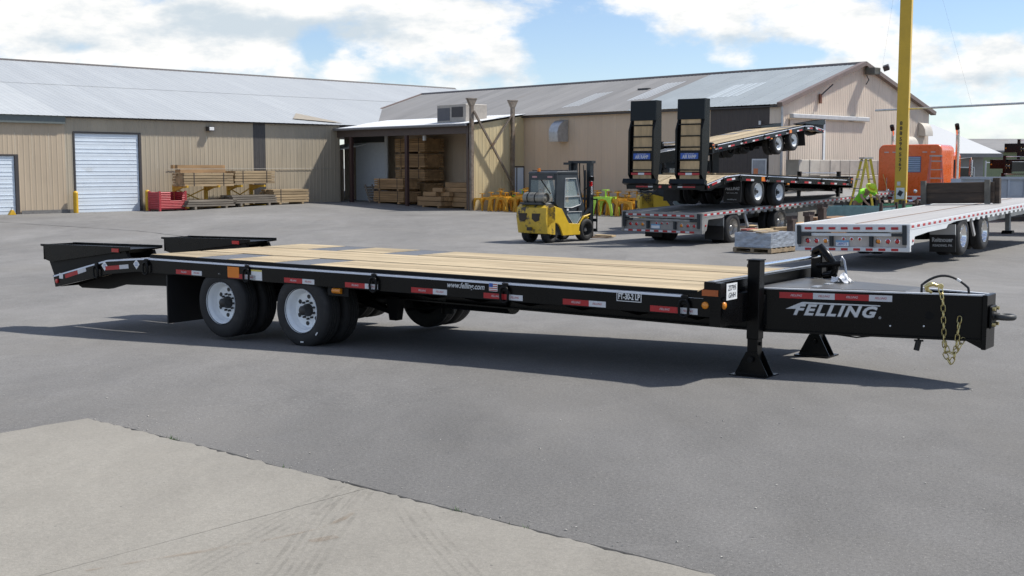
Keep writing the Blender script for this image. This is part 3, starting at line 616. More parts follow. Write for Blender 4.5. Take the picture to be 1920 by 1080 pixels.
def black_trailer(name, label, loc, rot, up=False, rear=-4.29, jx=5.24, front=5.2, detail=True, scale=1., group=None):
    T = thing(name, label, 'trailer', loc, group=group, rot=rot); T.scale = (scale,)*3
    k = rear+4.29; b1 = -2.35+k*.55; b2 = -3.13+k*.8          # beavertail bends
    zt, zb = .853, .675
    prof = [(front,zt),(b1,zt),(b2,zt-.058),(rear,zt-.311),(rear+.02,zt-.34),(rear+.05,.395),(b2,zb-.06),(b1-.2,zb),(front,zb)]
    for s in (-1, 1):
        y0, y1 = (-1.295,-1.24) if s < 0 else (1.24,1.295)
        MB().prism(prof, 'y', y0, y1).build('side_rail', black, T, bevel=.004)
        # sky highlight on the top edge, painted as a pale line
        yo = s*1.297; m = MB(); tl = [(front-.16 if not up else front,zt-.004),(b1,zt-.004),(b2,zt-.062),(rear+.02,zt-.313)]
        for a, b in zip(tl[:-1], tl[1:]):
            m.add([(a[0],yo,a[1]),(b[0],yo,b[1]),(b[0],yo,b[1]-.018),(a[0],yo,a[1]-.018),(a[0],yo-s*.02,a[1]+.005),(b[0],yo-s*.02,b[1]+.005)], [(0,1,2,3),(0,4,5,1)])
        m.build('rail_highlight', rail_glint, T)
        # upswept end at the headboard
        MB().prism([(front-.36,zt-.02),(front-.36,zt+.001),(front-.24,zt+.018),(front-.16,zt+.06),(front-.10,zt+.105),(front-.05,zt+.115),(front,zt+.115),(front,zt-.02)], 'y', s*1.298, s*1.215).build('headboard_end', black, T)
        # reflective tape, red and white pieces
        X0 = 0.0
        for i in range(-2, 6):
            xa = i*.9065+(0 if front > 5 else 0); zc = .716
            if xa+.46 > front-.1: continue
            r = MB().box(xa, xa+.279, s*1.298, s*1.295, zc-.026, zc+.026).build('reflective_tape', tape_r, T)
            w = MB().box(xa+.280, xa+.457, s*1.2985, s*1.295, zc-.026, zc+.026).build('reflective_tape', tape_w, T)
            if detail: tape_text(r, tape_w, xa+.14, s*1.2945, zc, s); tape_text(w, tape_r, xa+.365, s*1.2945, zc, s)
        for (xa, dz, ang) in ((b2-.03,-.165,.10),(rear+.28,-.31,.245)):
            for q, (a, b, mt) in enumerate(((0,.279,tape_r),(.28,.457,tape_w))):
                m = MB(); m.obox((xa+(a+b)/2*math.cos(ang), s*1.297, zt+dz+(a+b)/2*math.sin(ang)), (b-a,.004,.05), (0,-ang,0)); m.build('reflective_tape', mt, T)
        # tie-down rings
        for xd, zz in ((-.58,zt-.03),(1.32,zt-.03),(2.98,zt-.03),(4.87,zt-.03),(b1,zt-.04),(b2-.2,zt-.13)):
            if 'd' not in _dring: _dring['d'] = torus(.045,.012,.028).mesh('tie_down_ring', 60)
            d = link('tie_down_ring', _dring['d'], black2, T, loc=(xd, s*1.322, zz-.085))
            MB().box(-.033,.033,.005 if s < 0 else -.028,.028 if s < 0 else -.005,.03,.112).build('ring_strap', black2, d, bevel=.006)
        # lamps
        MB().box(-.91,-.72,s*1.300,s*1.29,zt-.155,zt-.035).build('side_reflector', orange_r, T)
        m = MB(); m.tube([(.71,s*1.27,.64),(.83,s*1.27,.64)], .030, 10); m.build('marker_lamp', amber, T, smooth=40)
        MB().box(.62,.92,s*1.262,s*1.235,.585,.70).build('lamp_bracket', black2, T)
        MB().box(front-.17,front-.02,s*1.303,s*1.296,zt+.003,zt+.055).build('amber_reflector', M('dull_amber', (.42,.10,.02), .35), T)
        m = MB(); m.lathe([(.031,0),(.029,s*.014),(.016,s*.02),(0,s*.022)], (front-.14,s*1.295,.775), 'y', 16); m.build('clearance_lamp', amber, T, smooth=60)
        m = MB(); m.lathe([(.031,0),(.029,.014),(.016,.02),(0,.022)], (front+.001,s*1.235,.775), 'x', 16); m.build('clearance_lamp', amber, T, smooth=60)
        m = MB(); m.lathe([(.03,0),(.028,s*.014),(0,s*.018)], (rear+.10,s*1.295,.475), 'y', 14); m.build('tail_marker', red_l, T, smooth=60)
        if detail:
            MB().box(-.52,-.35,s*1.2985,s*1.295,zt-.165,zt-.05).build('caution_label', paperw, T)
            MB().box(-.52,-.35,s*1.2995,s*1.2986,zt-.068,zt-.05).build('label_stripe', M('label_yellow', (.6,.5,.1), .5), T)
            for xd, zz in ((b2-.05,zt-.135),(b1-.2,zt-.085)):
                m = MB(); q = .062; m.add([(xd-q,s*1.2975,zz),(xd,s*1.2975,zz-q),(xd+q,s*1.2975,zz),(xd,s*1.2975,zz+q)], [(0,1,2,3)]); dd = m.build('diamond_decal', paperw, T)
                m = MB()
                for j in (-.016,0,.016): m.box(xd-.026,xd+.026,s*1.2985,s*1.2976,zz+j-.003,zz+j+.003)
                m.build('decal_lines', M('decal_blue', (.12,.2,.45), .5), dd)
            MB().box(rear+.15,rear+.23,s*1.2985,s*1.2955,.51,.58).build('tail_label', paperw, T)
        # running gear
        for x in (-1.06, .23): dual_wheel(T, x, .392, 1.285, s, detail)
        fl = MB().box(-2.03,-2.01,s*1.27,s*.72,.085,.66).build('mud_flap', flapm, T)
        if up and s < 0:
            RF = (PI/2, 0, -PI/2)
            text('FELLING', .12, silver, fl, (-2.034, s*.99, .46), RF, shear=.3, off=.003); text('Sauk Centre, MN', .05, silver, fl, (-2.034, s*.99, .34), RF); text('www.felling.com', .045, silver, fl, (-2.034, s*.99, .16), RF)
        # main beam, web stiffeners and under-body
        yb = s*.45
        MB().prism([(b2,.70),(b2,.62),(b1,.52),(front,.50),(front,.80),(b1,.80)], 'y', yb-.008, yb+.008).build('main_beam', black, T)
        MB().prism([(b2,.615),(b1,.505),(front,.485),(front,.50),(b1,.52),(b2,.63)], 'y', yb-.075, yb+.075).build('beam_flange', black, T)
        m = MB()
        for j in range(12):
            xx = -2.2+j*.62
            m.prism([(s*.46,.80),(s*1.24,.80),(s*1.24,.70),(s*.60,.55),(s*.46,.55)], 'x', xx, xx+.012)
        m.build('outriggers', black2, T)
    m = MB()
    for j in range(13): m.box(-2.3+j*.6, -2.22+j*.6, -1.24, 1.24, .80, .845)
    m.build('crossmembers', black2, T)
    for x in (-1.06, .23): MB().cyl((x,-.9,.40),(x,.9,.40),.065,n=12).build('axle', black2, T, smooth=40)
    for s in (-1, 1):
        m = MB()
        for x in (-1.70,-.42,.87): m.prism([(x-.10,.52),(x+.10,.52),(x+.05,.26),(x-.05,.26)], 'y', s*.42, s*.52)
        for x in (-1.06,.23): m.prism([(x-.62,.36),(x-.3,.46),(x,.50),(x+.3,.46),(x+.62,.36),(x+.6,.32),(x,.45),(x-.6,.32)], 'y', s*.43, s*.51)
        m.build('spring_suspension', black2, T)
    MB().cyl((1.6,-.36,.56),(2.4,-.36,.56),.14,n=18).build('air_tank', black, T, smooth=40); MB().cyl((1.15,.1,.50),(1.15,.1,.30),.08,n=12).build('brake_chamber', black2, T, smooth=40)
    MB().tube([(.9,-.30,.36),(1.5,-.32,.44),(2.1,-.34,.46)], .018, 6).build('brake_line', black2, T)
    # deck boards in three bays, two steel plate crossings over the wheels in the outer bays
    zw = .894
    bays = [(-1.245,-.525,3),(-.475,.475,4),(.525,1.245,3)]
    _b = {}
    def board(xa, xb, ya, yb, nm='deck_board', mt=wood, zz=zw):
        key = (round(xb-xa,3), round(yb-ya,3), nm)
        if key not in _b:
            m = MB().box(0,xb-xa,0,yb-ya-.005,-.038,0).mesh(nm); m.materials.append(mt); _b[key] = m
        link(nm, _b[key], None, T, loc=(xa, ya, zz))
    for (ya, yb, n) in bays:
        w = (yb-ya)/n; outer = n == 3
        for i in range(n):
            a = ya+i*w
            if outer:
                cuts = [b1+.02,-1.52,-.98,-.22,.34,front-.24]
                for j in (0, 2, 4): board(cuts[j], cuts[j+1], a, a+w)
            else: board(b1+.02, front-.24, a, a+w)
        if outer:
            for xa, xb in ((-1.52,-.98),(-.22,.34)): board(xa+.004, xb-.004, ya, yb, 'tread_plate', plate, zw-.004)
    for y in (-.5,.5): MB().box(b1+.02,front-.24,y-.035,y+.035,.846,.855).build('bay_light_stop', black2, T)  # added strips that stop sun leaking through the gaps between bays
    for s in (-1, 1): MB().box(b1+.02,front-.24,s*1.2475,s*1.262,.852,.890).build('deck_edge_shade', black2, T)  # added black strip, paints the shade on the plank edges
    # beavertail boards
    def slope_board(ya, yb, xa, za, xb, zb2):
        m = MB(); m.add([(xa,ya,za),(xb,ya,zb2),(xb,yb,zb2),(xa,yb,za),(xa,ya,za-.04),(xb,ya,zb2-.04),(xb,yb,zb2-.04),(xa,yb,za-.04)], [(0,1,2,3),(7,6,5,4),(0,4,5,1),(1,5,6,2),(2,6,7,3),(3,7,4,0)]); m.build('tail_board', wood, T)
    for (ya, yb, n) in bays:
        w = (yb-ya)/n
        for i in range(n):
            slope_board(ya+i*w, ya+(i+1)*w-.006, b2+.02, zw-.115, b1, zw-.045); slope_board(ya+i*w, ya+(i+1)*w-.006, rear+.12, zw-.37, b2, zw-.117)
    # tail
    MB().box(rear,rear+.10,-1.239,1.239,.40,.545).build('tail_beam', black, T)
    for s in (-1, 1):
        MB().box(rear-.006,rear,s*.95,s*.55,.45,.49).build('tail_tape', tape_r, T); MB().box(rear-.006,rear,s*.55,s*.40,.45,.49).build('tail_tape', tape_w, T)
        MB().box(rear-.012,rear,s*.20,s*.12,.44,.50).build('tail_lamp', red_l, T)
    m = MB()
    for s in (-1, 1): m.prism([(rear+.12,.40),(b2,.66),(-2.03,.70),(-2.03,.50),(b2-.1,.46),(rear+.75,.385),(rear+.2,.37)], 'y', s*1.0, s*.92)
    m.build('tail_frame', black2, T)
    if up:
        for s in (-1, 1): ramp_up(T, rear+.02, s*.76, .50)
    else:
        ramp_flat(T, rear-.36, -1.22, -.72, .932); ramp_flat(T, rear-.38, .72, 1.22, .932)
    # headboard and front face
    MB().box(front-.20,front-.10,-1.214,1.214,.80,.965).build('headboard', black, T, bevel=.006)
    MB().add([(front-.10,-1.214,.967),(front-.10,1.214,.967),(front-.10,1.214,.975),(front-.10,-1.214,.975),(front-.125,1.214,.976),(front-.125,-1.214,.976)], [(0,1,2,3),(3,2,4,5)]).build('headboard_edge', M('edge_worn', (.40,.42,.45), .35, .3), T)
    MB().box(front-.10,front,-1.295,1.295,.60,.852).build('front_beam', black, T)
    MB().box(front-.099,front-.06,-1.21,1.21,.853,.962).build('headboard_web', black, T)
    # tongue: box that tapers in plan from the deck to the coupler
    tl = 1.82; xe = front+tl; tt, tb = .868, .512; ta = math.atan2(.52, tl); SL = math.hypot(tl, .52)
    hw = lambda x: .60-.2857*(x-front)
    for s in (-1, 1):
        f = lambda x, o=0: s*(hw(x)-o)
        def slab(xa, xb, o0, o1, za, zb):
            return MB().prism([(xa,f(xa,o0)),(xb,f(xb,o0)),(xb,f(xb,o1)),(xa,f(xa,o1))], 'z', za, zb)
        slab(front-.05, xe, 0, .02, tb, tt).build('tongue_side', black, T)
        slab(front-.05, xe-.02, -.03, .06, tb-.018, tb-.001).build('tongue_flange', black, T)
        slab(front+.02, xe, -.005, .045, tt+.001, tt+.012).build('tongue_top_edge', M('edge_bright', (.6,.62,.65), .3, .2), T)
    lidm = M('tongue_lid', (.115,.11,.10), .36, .35, var=.22, scale=2.5)
    for (xa, xb, dz) in ((front-.02,front+.42,.016),(front+.424,front+1.18,.018)):
        MB().prism([(xa,-hw(xa)+.046),(xb,-hw(xb)+.046),(xb,hw(xb)-.046),(xa,hw(xa)-.046)], 'z', tt-.01, tt+dz).build('tongue_lid', lidm, T, bevel=.004)
    MB().box(front-.05,front+1.18,-.2,.2,tb+.02,tt-.03).build('tongue_core', black2, T)
    for y in (-.28,0,.28): MB().box(front+.395,front+.45,y-.06,y+.06,tt+.0165,tt+.024).build('lid_hinge', galv, T)
    xa, xb = front+1.18, front+1.34
    m = MB(); m.add([(xa,-hw(xa)+.04,tt+.017),(xb,-hw(xb)+.04,tt-.06),(xb,hw(xb)-.04,tt-.06),(xa,hw(xa)-.04,tt+.017)], [(0,1,2,3)]); m.build('lid_lip', lidm, T)
    xa = front+1.25; MB().prism([(xa,-hw(xa)+.021),(xe-.03,-hw(xe)+.021),(xe-.03,hw(xe)-.021),(xa,hw(xa)-.021)], 'z', tb+.10, tb+.12).build('recess_floor', black2, T)
    MB().box(xe-.03,xe+.01,-.13,.13,tb-.085,tt+.014).build('coupler_plate', black, T, bevel=.006)
    MB().prism([(xe-.17,tb-.02),(xe-.03,tb-.02),(xe-.03,tb-.085)], 'y', -.09, .09).build('coupler_gusset', black, T)
    e = MB(); e.box(xe+.01,xe+.035,-.085,.085,.60,.79); e.build('pintle_mount', black2, T, bevel=.01)
    e = MB(); e.tube([(xe+.125+.062*math.cos(2*PI*k/20),.062*math.sin(2*PI*k/20),.70) for k in range(20)], .025, 10, closed=True); e.cyl((xe+.02,0,.70),(xe+.075,0,.70),.038,.030,n=12); e.build('pintle_eye', M('cast_steel', (.06,.062,.062), .55, .3), T, smooth=50)
    for y in (-.055,.055):
        for z in (.635,.765): MB().cyl((xe+.03,y,z),(xe+.06,y,z),.016,n=6).build('pintle_bolt', zinc, T)
    # jacks
    for s in (-1, 1):
        y = s*.70; w = .056; gz = .118 if detail else .02
        j = MB().box(jx-w,jx+w,y-w,y+w,.44,1.125).build('jack', black, T, bevel=.006)
        MB().box(jx-w-.006,jx+w+.006,y-w-.006,y+w+.006,1.125,1.135).build('jack_cap', black2, j)
        MB().box(jx-.048,jx+.048,y-.048,y+.048,gz+.10,.44).build('jack_leg', black, j)
        m = MB(); m.box(jx-.17,jx+.17,y-.14,y+.14,gz,gz+.014)
        for dy in (-.064,.054): m.prism([(jx-.155,gz+.014),(jx+.155,gz+.014),(jx+.052,gz+.21),(jx-.052,gz+.21)], 'y', y+dy, y+dy+.010)
        m.build('jack_foot', black, j); MB().cyl((jx,y-.095,gz+.15),(jx,y+.095,gz+.15),.026,n=10).build('jack_pin', black2, j)
        MB().box(jx-.10,jx+.05,min(s*.50,y-s*.056),max(s*.50,y-s*.056),.56,.82).build('jack_bracket', black2, j)
        MB().cyl((jx-.08,y,1.075),(jx+.02,y,1.075),.018,n=8).build('jack_crosspin', black2, j)
        MB().cyl((jx-.062,y,.40),(jx+.062,y,.40),.016,n=8).build('jack_lock_pin', black2, j)
    MB().cyl((jx+.03,-.64,1.085),(jx+.03,.64,1.085),.017,n=10).build('jack_shaft', chrome, T, smooth=40)
    if detail:
        m = MB(); m.tube([(jx-.02,.66,1.13),(jx+.05,.63,1.17),(jx+.12,.61,1.10),(jx+.21,.60,.99),(jx+.18,.62,.92),(jx+.08,.66,.90)], .040, 8); m.build('gear_guard', black, T, smooth=60)
        MB().cyl((jx+.03,.60,1.0),(jx+.28,.57,1.03),.028,n=10).build('crank_shaft', black, T)
        m = MB(); m.tube([(jx+.27,.57,1.05),(jx+.285,.565,1.09),(jx+.305,.56,1.06),(jx+.325,.55,.98),(jx+.345,.54,.90),(jx+.32,.48,.885),(jx+.27,.43,.89)], .012, 8); m.build('crank_handle', M('satin_steel', (.35,.36,.38), .3, .8), T, smooth=60)
        m = MB(); m.tube([(jx+.20,.60,.97),(jx+.215,.60,.92),(jx+.22,.60,.885)], .010, 6); m.build('crank_strap', black2, T)
    return T
MAIN = black_trailer('deck_trailer', 'long black flat deck trailer with pale wood planks in the foreground', (-1.7026,14.1817,-.124), (0,0,-.6304))
# writing and small things of the foreground trailer (near side only)
Y = -1.2985
text('www.felling.com', .075, silver, MAIN, (2.50, Y, .792), FRONT, shear=.25, off=.0015, sx=.92)
fl = MB().box(2.785,2.885,-1.2985,-1.2955,.762,.838).build('flag_decal', paperw, MAIN)
m = MB()
for k in range(4): m.box(2.787,2.883,-1.2992,-1.2986,.766+k*.019,.774+k*.019)
m.build('flag_stripes', tape_r, fl); MB().box(2.787,2.832,-1.2997,-1.2993,.80,.836).build('flag_canton', blue_s, fl)
md = MB(); 
for (a, b, c, d) in ((4.195,4.445,.838,.844),(4.195,4.445,.758,.764),(4.195,4.201,.764,.838),(4.439,4.445,.764,.838)): md.box(a,b,Y-.0005,Y+.003,c,d)
md = md.build('model_plate', paperw, MAIN); text('FT-30-2 LP', .072, paperw, md, (4.32, Y, .799), FRONT, sx=.68, off=.0022)
st = MB().box(5.2,5.2025,-1.19,-.99,.815,.955).build('paper_sticker', paperw, MAIN)
text('ZI795', .062, ink, st, (5.204,-1.09,.915), (PI/2,0,PI/2), shear=.2); text('GHH', .062, ink, st, (5.204,-1.09,.853), (PI/2,0,PI/2), shear=.2)
SIDE = Matrix.Translation((5.2,-.60,0)) @ Matrix.Rotation(.2783, 4, 'Z')      # frame of the near tongue wall: x along it, -y outwards
def on_side(o): o.matrix_basis = SIDE @ o.matrix_basis; return o
for k, (a, b, mt, m2) in enumerate(((.20,.485,tape_r,tape_w),(.486,.668,tape_w,tape_r),(.669,.95,tape_r,tape_w),(.951,1.14,tape_w,tape_r))):
    o = on_side(MB().box(a,b,-.0025,0,.795,.848).build('reflective_tape', mt, MAIN))
    text('FELLING', .026, m2, o, ((a+b)/2, -.0035, .8215), FRONT, name='tape_lettering', shear=.3)
# tongue logo: slanted lettering under a long swoosh
def fit_text(body, w, h, off, shear):
    me = text_mesh(body, .15, shear=shear, off=off, sp=1.22).copy(); xs_ = [v.co.x for v in me.vertices]; ys_ = [v.co.y for v in me.vertices]
    for v in me.vertices: v.co.x = (v.co.x-min(xs_))/(max(xs_)-min(xs_))*w; v.co.y = (v.co.y-min(ys_))/(max(ys_)-min(ys_))*h
    return me
lg = bpy.data.objects.new('maker_logo', None); COL.objects.link(lg); lg.parent = MAIN; lg.location = (0,-.0035,0); lg.rotation_euler = FRONT; on_side(lg)
outl = M('logo_outline', (.13,.14,.16), .4, .2)
link('lettering', fit_text('FELLING', .70, .098, .0055, .32), silver, lg, loc=(.325,.652,0))
link('lettering_outline', fit_text('FELLING', .708, .105, .0085, .32), outl, lg, loc=(.319,.647,-.0012))
MB().prism([(.255,.702),(.36,.752),(.40,.768),(1.045,.762),(1.045,.752),(.42,.752),(.40,.745),(.345,.705)], 'z', -.0005, .001).build('swoosh', silver, lg)
on_side(text('®', .03, silver, MAIN, (1.045,-.003,.655), FRONT))
for x, z in ((1.13,.59),(1.40,.60)): on_side(MB().lathe([(.008,0),(.006,-.004),(0,-.005)], (x,0,z), 'y', 10).build('rivet', paperw, MAIN))
on_side(MB().lathe([(.035,-.0005),(0,-.0005)], (1.44,0,.69), 'y', 18).build('side_hole', M('deep_black', (.001,.001,.001), .9), MAIN))
# safety chain, hook, hose, plug
ch = bpy.data.objects.new('safety_chain', None); COL.objects.link(ch); ch.parent = MAIN; on_side(ch)
lk = torus(.017,.0052,.014,14,6).mesh('chain_link', 60); lk.materials.append(zinc)
def chain(pts, step=.050):
    P = [Vector(p) for p in pts]; out = []; d = 0
    for a, b in zip(P[:-1], P[1:]):
        L = (b-a).length; t = d
        while t < L: out.append((a.lerp(b, t/L), (b-a).normalized())); t += step
        d = t-L
    for i, (p, dr) in enumerate(out):
        q = dr.to_track_quat('Z', 'Y'); e = q.to_matrix() @ Matrix.Rotation((PI/2 if i % 2 else .25), 3, 'Z')
        link('chain_link', lk, None, ch, loc=p, rot=e.to_euler())
yc = -.035
chain([(1.525,-.012,.905),(1.545,yc,.82),(1.555,yc,.66),(1.565,yc,.50),(1.58,yc,.37),(1.62,yc,.300),(1.65,yc,.36),(1.665,yc,.48),(1.672,yc,.58),(1.68,-.02,.69)])
chain([(1.57,yc-.012,.47),(1.60,yc-.012,.40),(1.64,yc-.01,.385),(1.68,yc+.01,.43),(1.71,yc+.02,.50)])
MB().tube([(1.455,.0,.885),(1.42,-.01,.905),(1.41,-.01,.935),(1.435,-.01,.955),(1.465,.0,.955),(1.49,.01,.945),(1.53,.01,.945)], [.010,.018,.022,.022,.016,.013,.012], 10).build('chain_hook', zinc, ch, smooth=60)
MB().cyl((1.525,-.02,.94),(1.525,.04,.94),.022,n=10).build('hook_clevis', zinc, ch, smooth=40)
MB().box(1.655,1.715,-.012,0,.68,.715).build('chain_anchor', black2, ch)
hp = [(1.37,.12,.86)]+[(1.37+.37*t, .12, .895+.125*math.sin(PI*(.08+.87*t))**.8) for t in [k/12 for k in range(13)]]+[(1.75,.12,.86)]
hz = on_side(MB().tube(hp, .0105, 8).build('air_hose', blackhose, MAIN, smooth=60)); MB().tube([hp[10],hp[11]], .0125, 8).build('hose_band', paperw, hz)
m = MB(); m.cyl((1.365,.06,.52),(1.36,.06,.47),.010,n=8); m.cyl((1.362,.06,.47),(1.345,.06,.385),.024,n=12); m.box(1.325,1.40,.04,.08,.462,.474); on_side(m.build('wiring_plug', blackhose, MAIN, smooth=40))
m = MB(); m.tube([(.62,.1,.49),(.85,.1,.465),(.98,.1,.485),(.96,.1,.50)], .007, 6); on_side(m.build('wire_loop', blackhose, MAIN))
# tyre markings
for x, t in ((-1.06,1.55),(.23,-.75),(.23,-1.5)):
    a = t; MB().obox((x+.335*math.cos(a), -1.2935, .392+.335*math.sin(a)), (.045,.003,.014), (0,-a+PI/2,0)).build('tyre_label', paperw, MAIN)
# rag on the tongue lid
m = MB(); rr = random.Random(5); n = 9
for j in range(n):
    for i in range(n):
        u, v = (i/(n-1)-.5), (j/(n-1)-.5); rad = math.hypot(u, v)
        m.v.append((u*.17+rr.uniform(-.012,.012), v*.12+rr.uniform(-.012,.012), max(.002, .07*(1-1.5*rad)+.03*math.sin(9*u+4*v)*math.cos(7*v)+rr.uniform(0,.014))))
m.f = [(j*n+i,j*n+i+1,(j+1)*n+i+1,(j+1)*n+i) for j in range(n-1) for i in range(n-1)]
rag = m.build('shop_rag', cloth, smooth=70); sol = rag.modifiers.new('thickness','SOLIDIFY'); sol.thickness = .004
rag.matrix_basis = MAIN.matrix_basis @ Matrix.Translation((5.66,.20,.888)); tag(rag, 'crumpled white rag lying on the black trailer tongue lid', 'rag')
# ------------------------------------------------------------------ aluminium flatbeds behind
def big_wheel(root, x, y, z, side, r=.46, rimmat=None, n=36, name='wheel'):
    k = r/.398
    key = ('bw', round(r,3))
    if key not in _w:
        ty = [(a*k if a > .24 else a*k*1.0, h*1.15) for a, h in TY]
        rim = [(.243*k,-.002),(.243*k,.012),(.228*k,.02),(.220*k,.05),(.205*k,.10),(.190*k,.15),(.150*k,.165),(.085*k,.168)]
        _w[key] = (MB().lathe(ty, (0,0,0), 'y', n).mesh('tyre', 35), MB().lathe(rim, (0,0,0), 'y', n).mesh('rim', 40), MB().lathe([(.085*k,.168),(.085*k,.09),(.06*k,.06),(0,.055)], (0,0,0), 'y', 18).mesh('hub', 40))
        _w[key][0].materials.append(rubber); _w[key][2].materials.append(M('hub_grey', (.28,.28,.28), .4, .6))
    w = bpy.data.objects.new(name, None); COL.objects.link(w); w.parent = root; w.location = (x,y,z); w.rotation_euler = (0, random.uniform(0,6), 0 if side < 0 else PI)
    link('tyre', _w[key][0], None, w)
    rm = _w[key][1]
    if rm.materials and rm.materials[0] != rimmat: rm = rm.copy(); rm.materials.clear()
    link('rim', rm, rimmat, w); link('hub', _w[key][2], None, w)
    return w
def flatbed(name, label, loc, rot, wdt, length, wx, wz, deckm, framem, rimm, flap_text, plate_txt, clean):
    T = thing(name, label, 'flatbed trailer', loc, group=None, rot=rot); hw = wdt/2; zd = .85
    # deck planks
    n = 8; w = wdt/n; me = MB().box(0,length,.0,w-.006,-.05,0).mesh('deck_plank'); me.materials.append(deckm)
    for i in range(n): link('deck_plank', me, None, T, loc=(.02,-hw+i*w+.003,zd))
    if clean: MB().box(.3,length-.5,-.035,.035,zd+.002,zd+.006).build('deck_groove', M('groove_rust', (.22,.15,.11), .8, var=.3), T)
    # rear face
    MB().box(-.03,.05,-hw,hw,.69,zd+.012).build('rear_header', framem, T, bevel=.008)
    MB().box(-.02,.05,-hw+.03,hw-.03,.60,.665).build('rear_rail', framem, T, bevel=.006)
    MB().box(.03,.07,-hw+.05,hw-.05,.36,.598).build('lamp_panel', M('panel_beige' if clean else 'panel_dirty', (.50,.45,.41) if clean else (.30,.28,.26), .5), T)
    MB().box(-.04,.05,-hw,hw,.27,.36).build('rear_bumper', framem, T, bevel=.008)
    for s in (-1, 1):
        MB().box(-.035,.05,s*hw,s*(hw-.07),.36,.69).build('corner_post', framem, T)
        MB().box(-.075,-.036,s*(hw-.06),s*(hw-.15),.42,.84).build('rubber_bumper', M('rubber_block', (.02,.025,.03), .6), T, bevel=.008)
        MB().box(-.07,-.024,s*(hw-.15),s*(hw-.38),.60,.665).build('rubber_bumper', M('rubber_block', (.02,.025,.03), .6), T)
        MB().box(-.05,.028,s*.48,s*.41,.38,.60).build('rubber_bumper', M('rubber_block', (.02,.025,.03), .6), T)
        for j, yy in enumerate((hw-.28, hw-.48, hw-.69)):
            a = MB().lathe([(.062,0),(.060,-.012),(.048,-.018)], (.028,s*yy,.49), 'x', 18).build('lamp_bezel', chrome if clean else galv, T, smooth=50)
            MB().lathe([(.046,-.012),(.036,-.02),(0,-.024)], (.028,s*yy,.49), 'x', 16).build('tail_lamp', amber if j == 2 else red_l, T, smooth=60)
    for yy in (.18,0,-.18):
        MB().lathe([(.045,0),(.043,-.010),(.032,-.014)], (.028,yy,.535), 'x', 16).build('lamp_bezel', chrome if clean else galv, T, smooth=50)
        MB().lathe([(.030,-.010),(.02,-.016),(0,-.02)], (.028,yy,.535), 'x', 14).build('identification_lamp', red_l, T, smooth=60)
    pl = MB().box(.015,.025,.36,.06,.375,.505).build('licence_plate', M('plate_blue', (.16,.36,.58), .4, var=.05), T)
    MB().box(.012,.015,.35,.07,.385,.465).build('plate_field', paperw, pl)
    if plate_txt: text(plate_txt, .085, blue_s, pl, (.0105,.21,.425), (PI/2,0,-PI/2), sx=.72, off=.001)
    pitch = (wdt-.35)/8
    for zz in (.77,.315):
        for i in range(8):
            yy = -hw+.20+pitch*(i+.5)-.02
            MB().box(-.044,-.0405,yy-.075,yy+.075,zz-.026,zz+.026).build('reflective_tape', tape_r, T)
            if not clean: MB().box(-.0439,-.0405,yy+.08,yy+.075+pitch-.155,zz-.024,zz+.024).build('reflective_tape', tape_w, T)
    # side rails with alternating tape and pocket brackets
    nt = int(length/.36)
    rme = MB().box(0,.16,-.003,0,-.026,.026).mesh('reflective_tape'); rme.materials.append(tape_r); wme = MB().box(0,.18,-.003,0,-.024,.024).mesh('reflective_tape'); wme.materials.append(tape_w)
    for s in (-1, 1):
        prof = [(0,zd+.012),(length,zd+.012),(length,.72),(wx[1]+1.0,.70),(wx[1]+.62,.62),(wx[1]+.50,.72)] if False else [(0,zd+.012),(length,zd+.012),(length,.74),(0,.74)]
        MB().prism(prof, 'y', s*hw, s*(hw-.04)).build('side_rail', framem, T)
        # lower skirt with arched cut-outs over the wheels
        sk = [(.06,.74),(.06,.40)] if clean else [(.06,.74),(.06,.30)]
        sk += [(.22,.42),(.30,.58),(1.2,.62),(wx[0]-1.35,.62),(wx[0]-1.2,.70)] if wx[0] > 2.4 else [(.22,.36),(.32,.66),(wx[0]-.7,.66),(wx[0]-.6,.70)]
        sk += [(wx[0]-.6,.74)]
        MB().prism(sk, 'y', s*(hw-.005), s*(hw-.05)).build('skirt', framem, T)
        m = MB(); xx = wx[0]+.2
        while xx < length-.3:
            m.prism([(xx,.74),(xx+.24,.74),(xx+.20,.68),(xx+.04,.68)], 'y', s*(hw-.002), s*(hw-.06)); xx += .42
        m.build('stake_pockets', framem, T)['kind'] = 'stuff'
        for i in range(nt):
            rot = (0,0,0) if s < 0 else (0,0,PI)
            link('reflective_tape', rme, None, T, loc=(.08+i*.36+(.16 if s > 0 else 0), s*(hw+.0005), .80), rot=rot)
            link('reflective_tape', wme, None, T, loc=(.245+i*.36+(.18 if s > 0 else 0), s*(hw+.0005), .80), rot=rot)
        MB().box(1.0,length,s*.50,s*.44,.42,.79).build('main_beam', steelgrey if not clean else alu, T)
        for x in wx:
            big_wheel(T, x, s*(hw-.02), wz, s, .46, rimm); big_wheel(T, x, s*(hw-.34), wz, s, .46, rimm, name='inner_wheel')
        fl = MB().box(wx[0]-.62,wx[0]-.60,s*(hw-.02),s*(hw-.62),.02,.42).build('mud_flap', flapm, T)
        MB().box(wx[0]-.60,wx[0]-.56,s*(hw-.03),s*(hw-.62),.38,.66).build('flap_holder', alu if clean else steelgrey, T)
        if flap_text and s < 0:
            text('Reitnouer', .14, silver, fl, (wx[0]-.625, s*(hw-.32), .30), (PI/2,0,-PI/2), off=.004, sx=.85); text('READING, PA', .075, silver, fl, (wx[0]-.625, s*(hw-.32), .17), (PI/2,0,-PI/2), off=.002)
        # side lamp, axle brace, landing gear
        MB().lathe([(.03,0),(.026,s*.014),(0,s*.018)], (.16,s*hw,.50), 'y', 12).build('side_lamp', red_l, T, smooth=60)
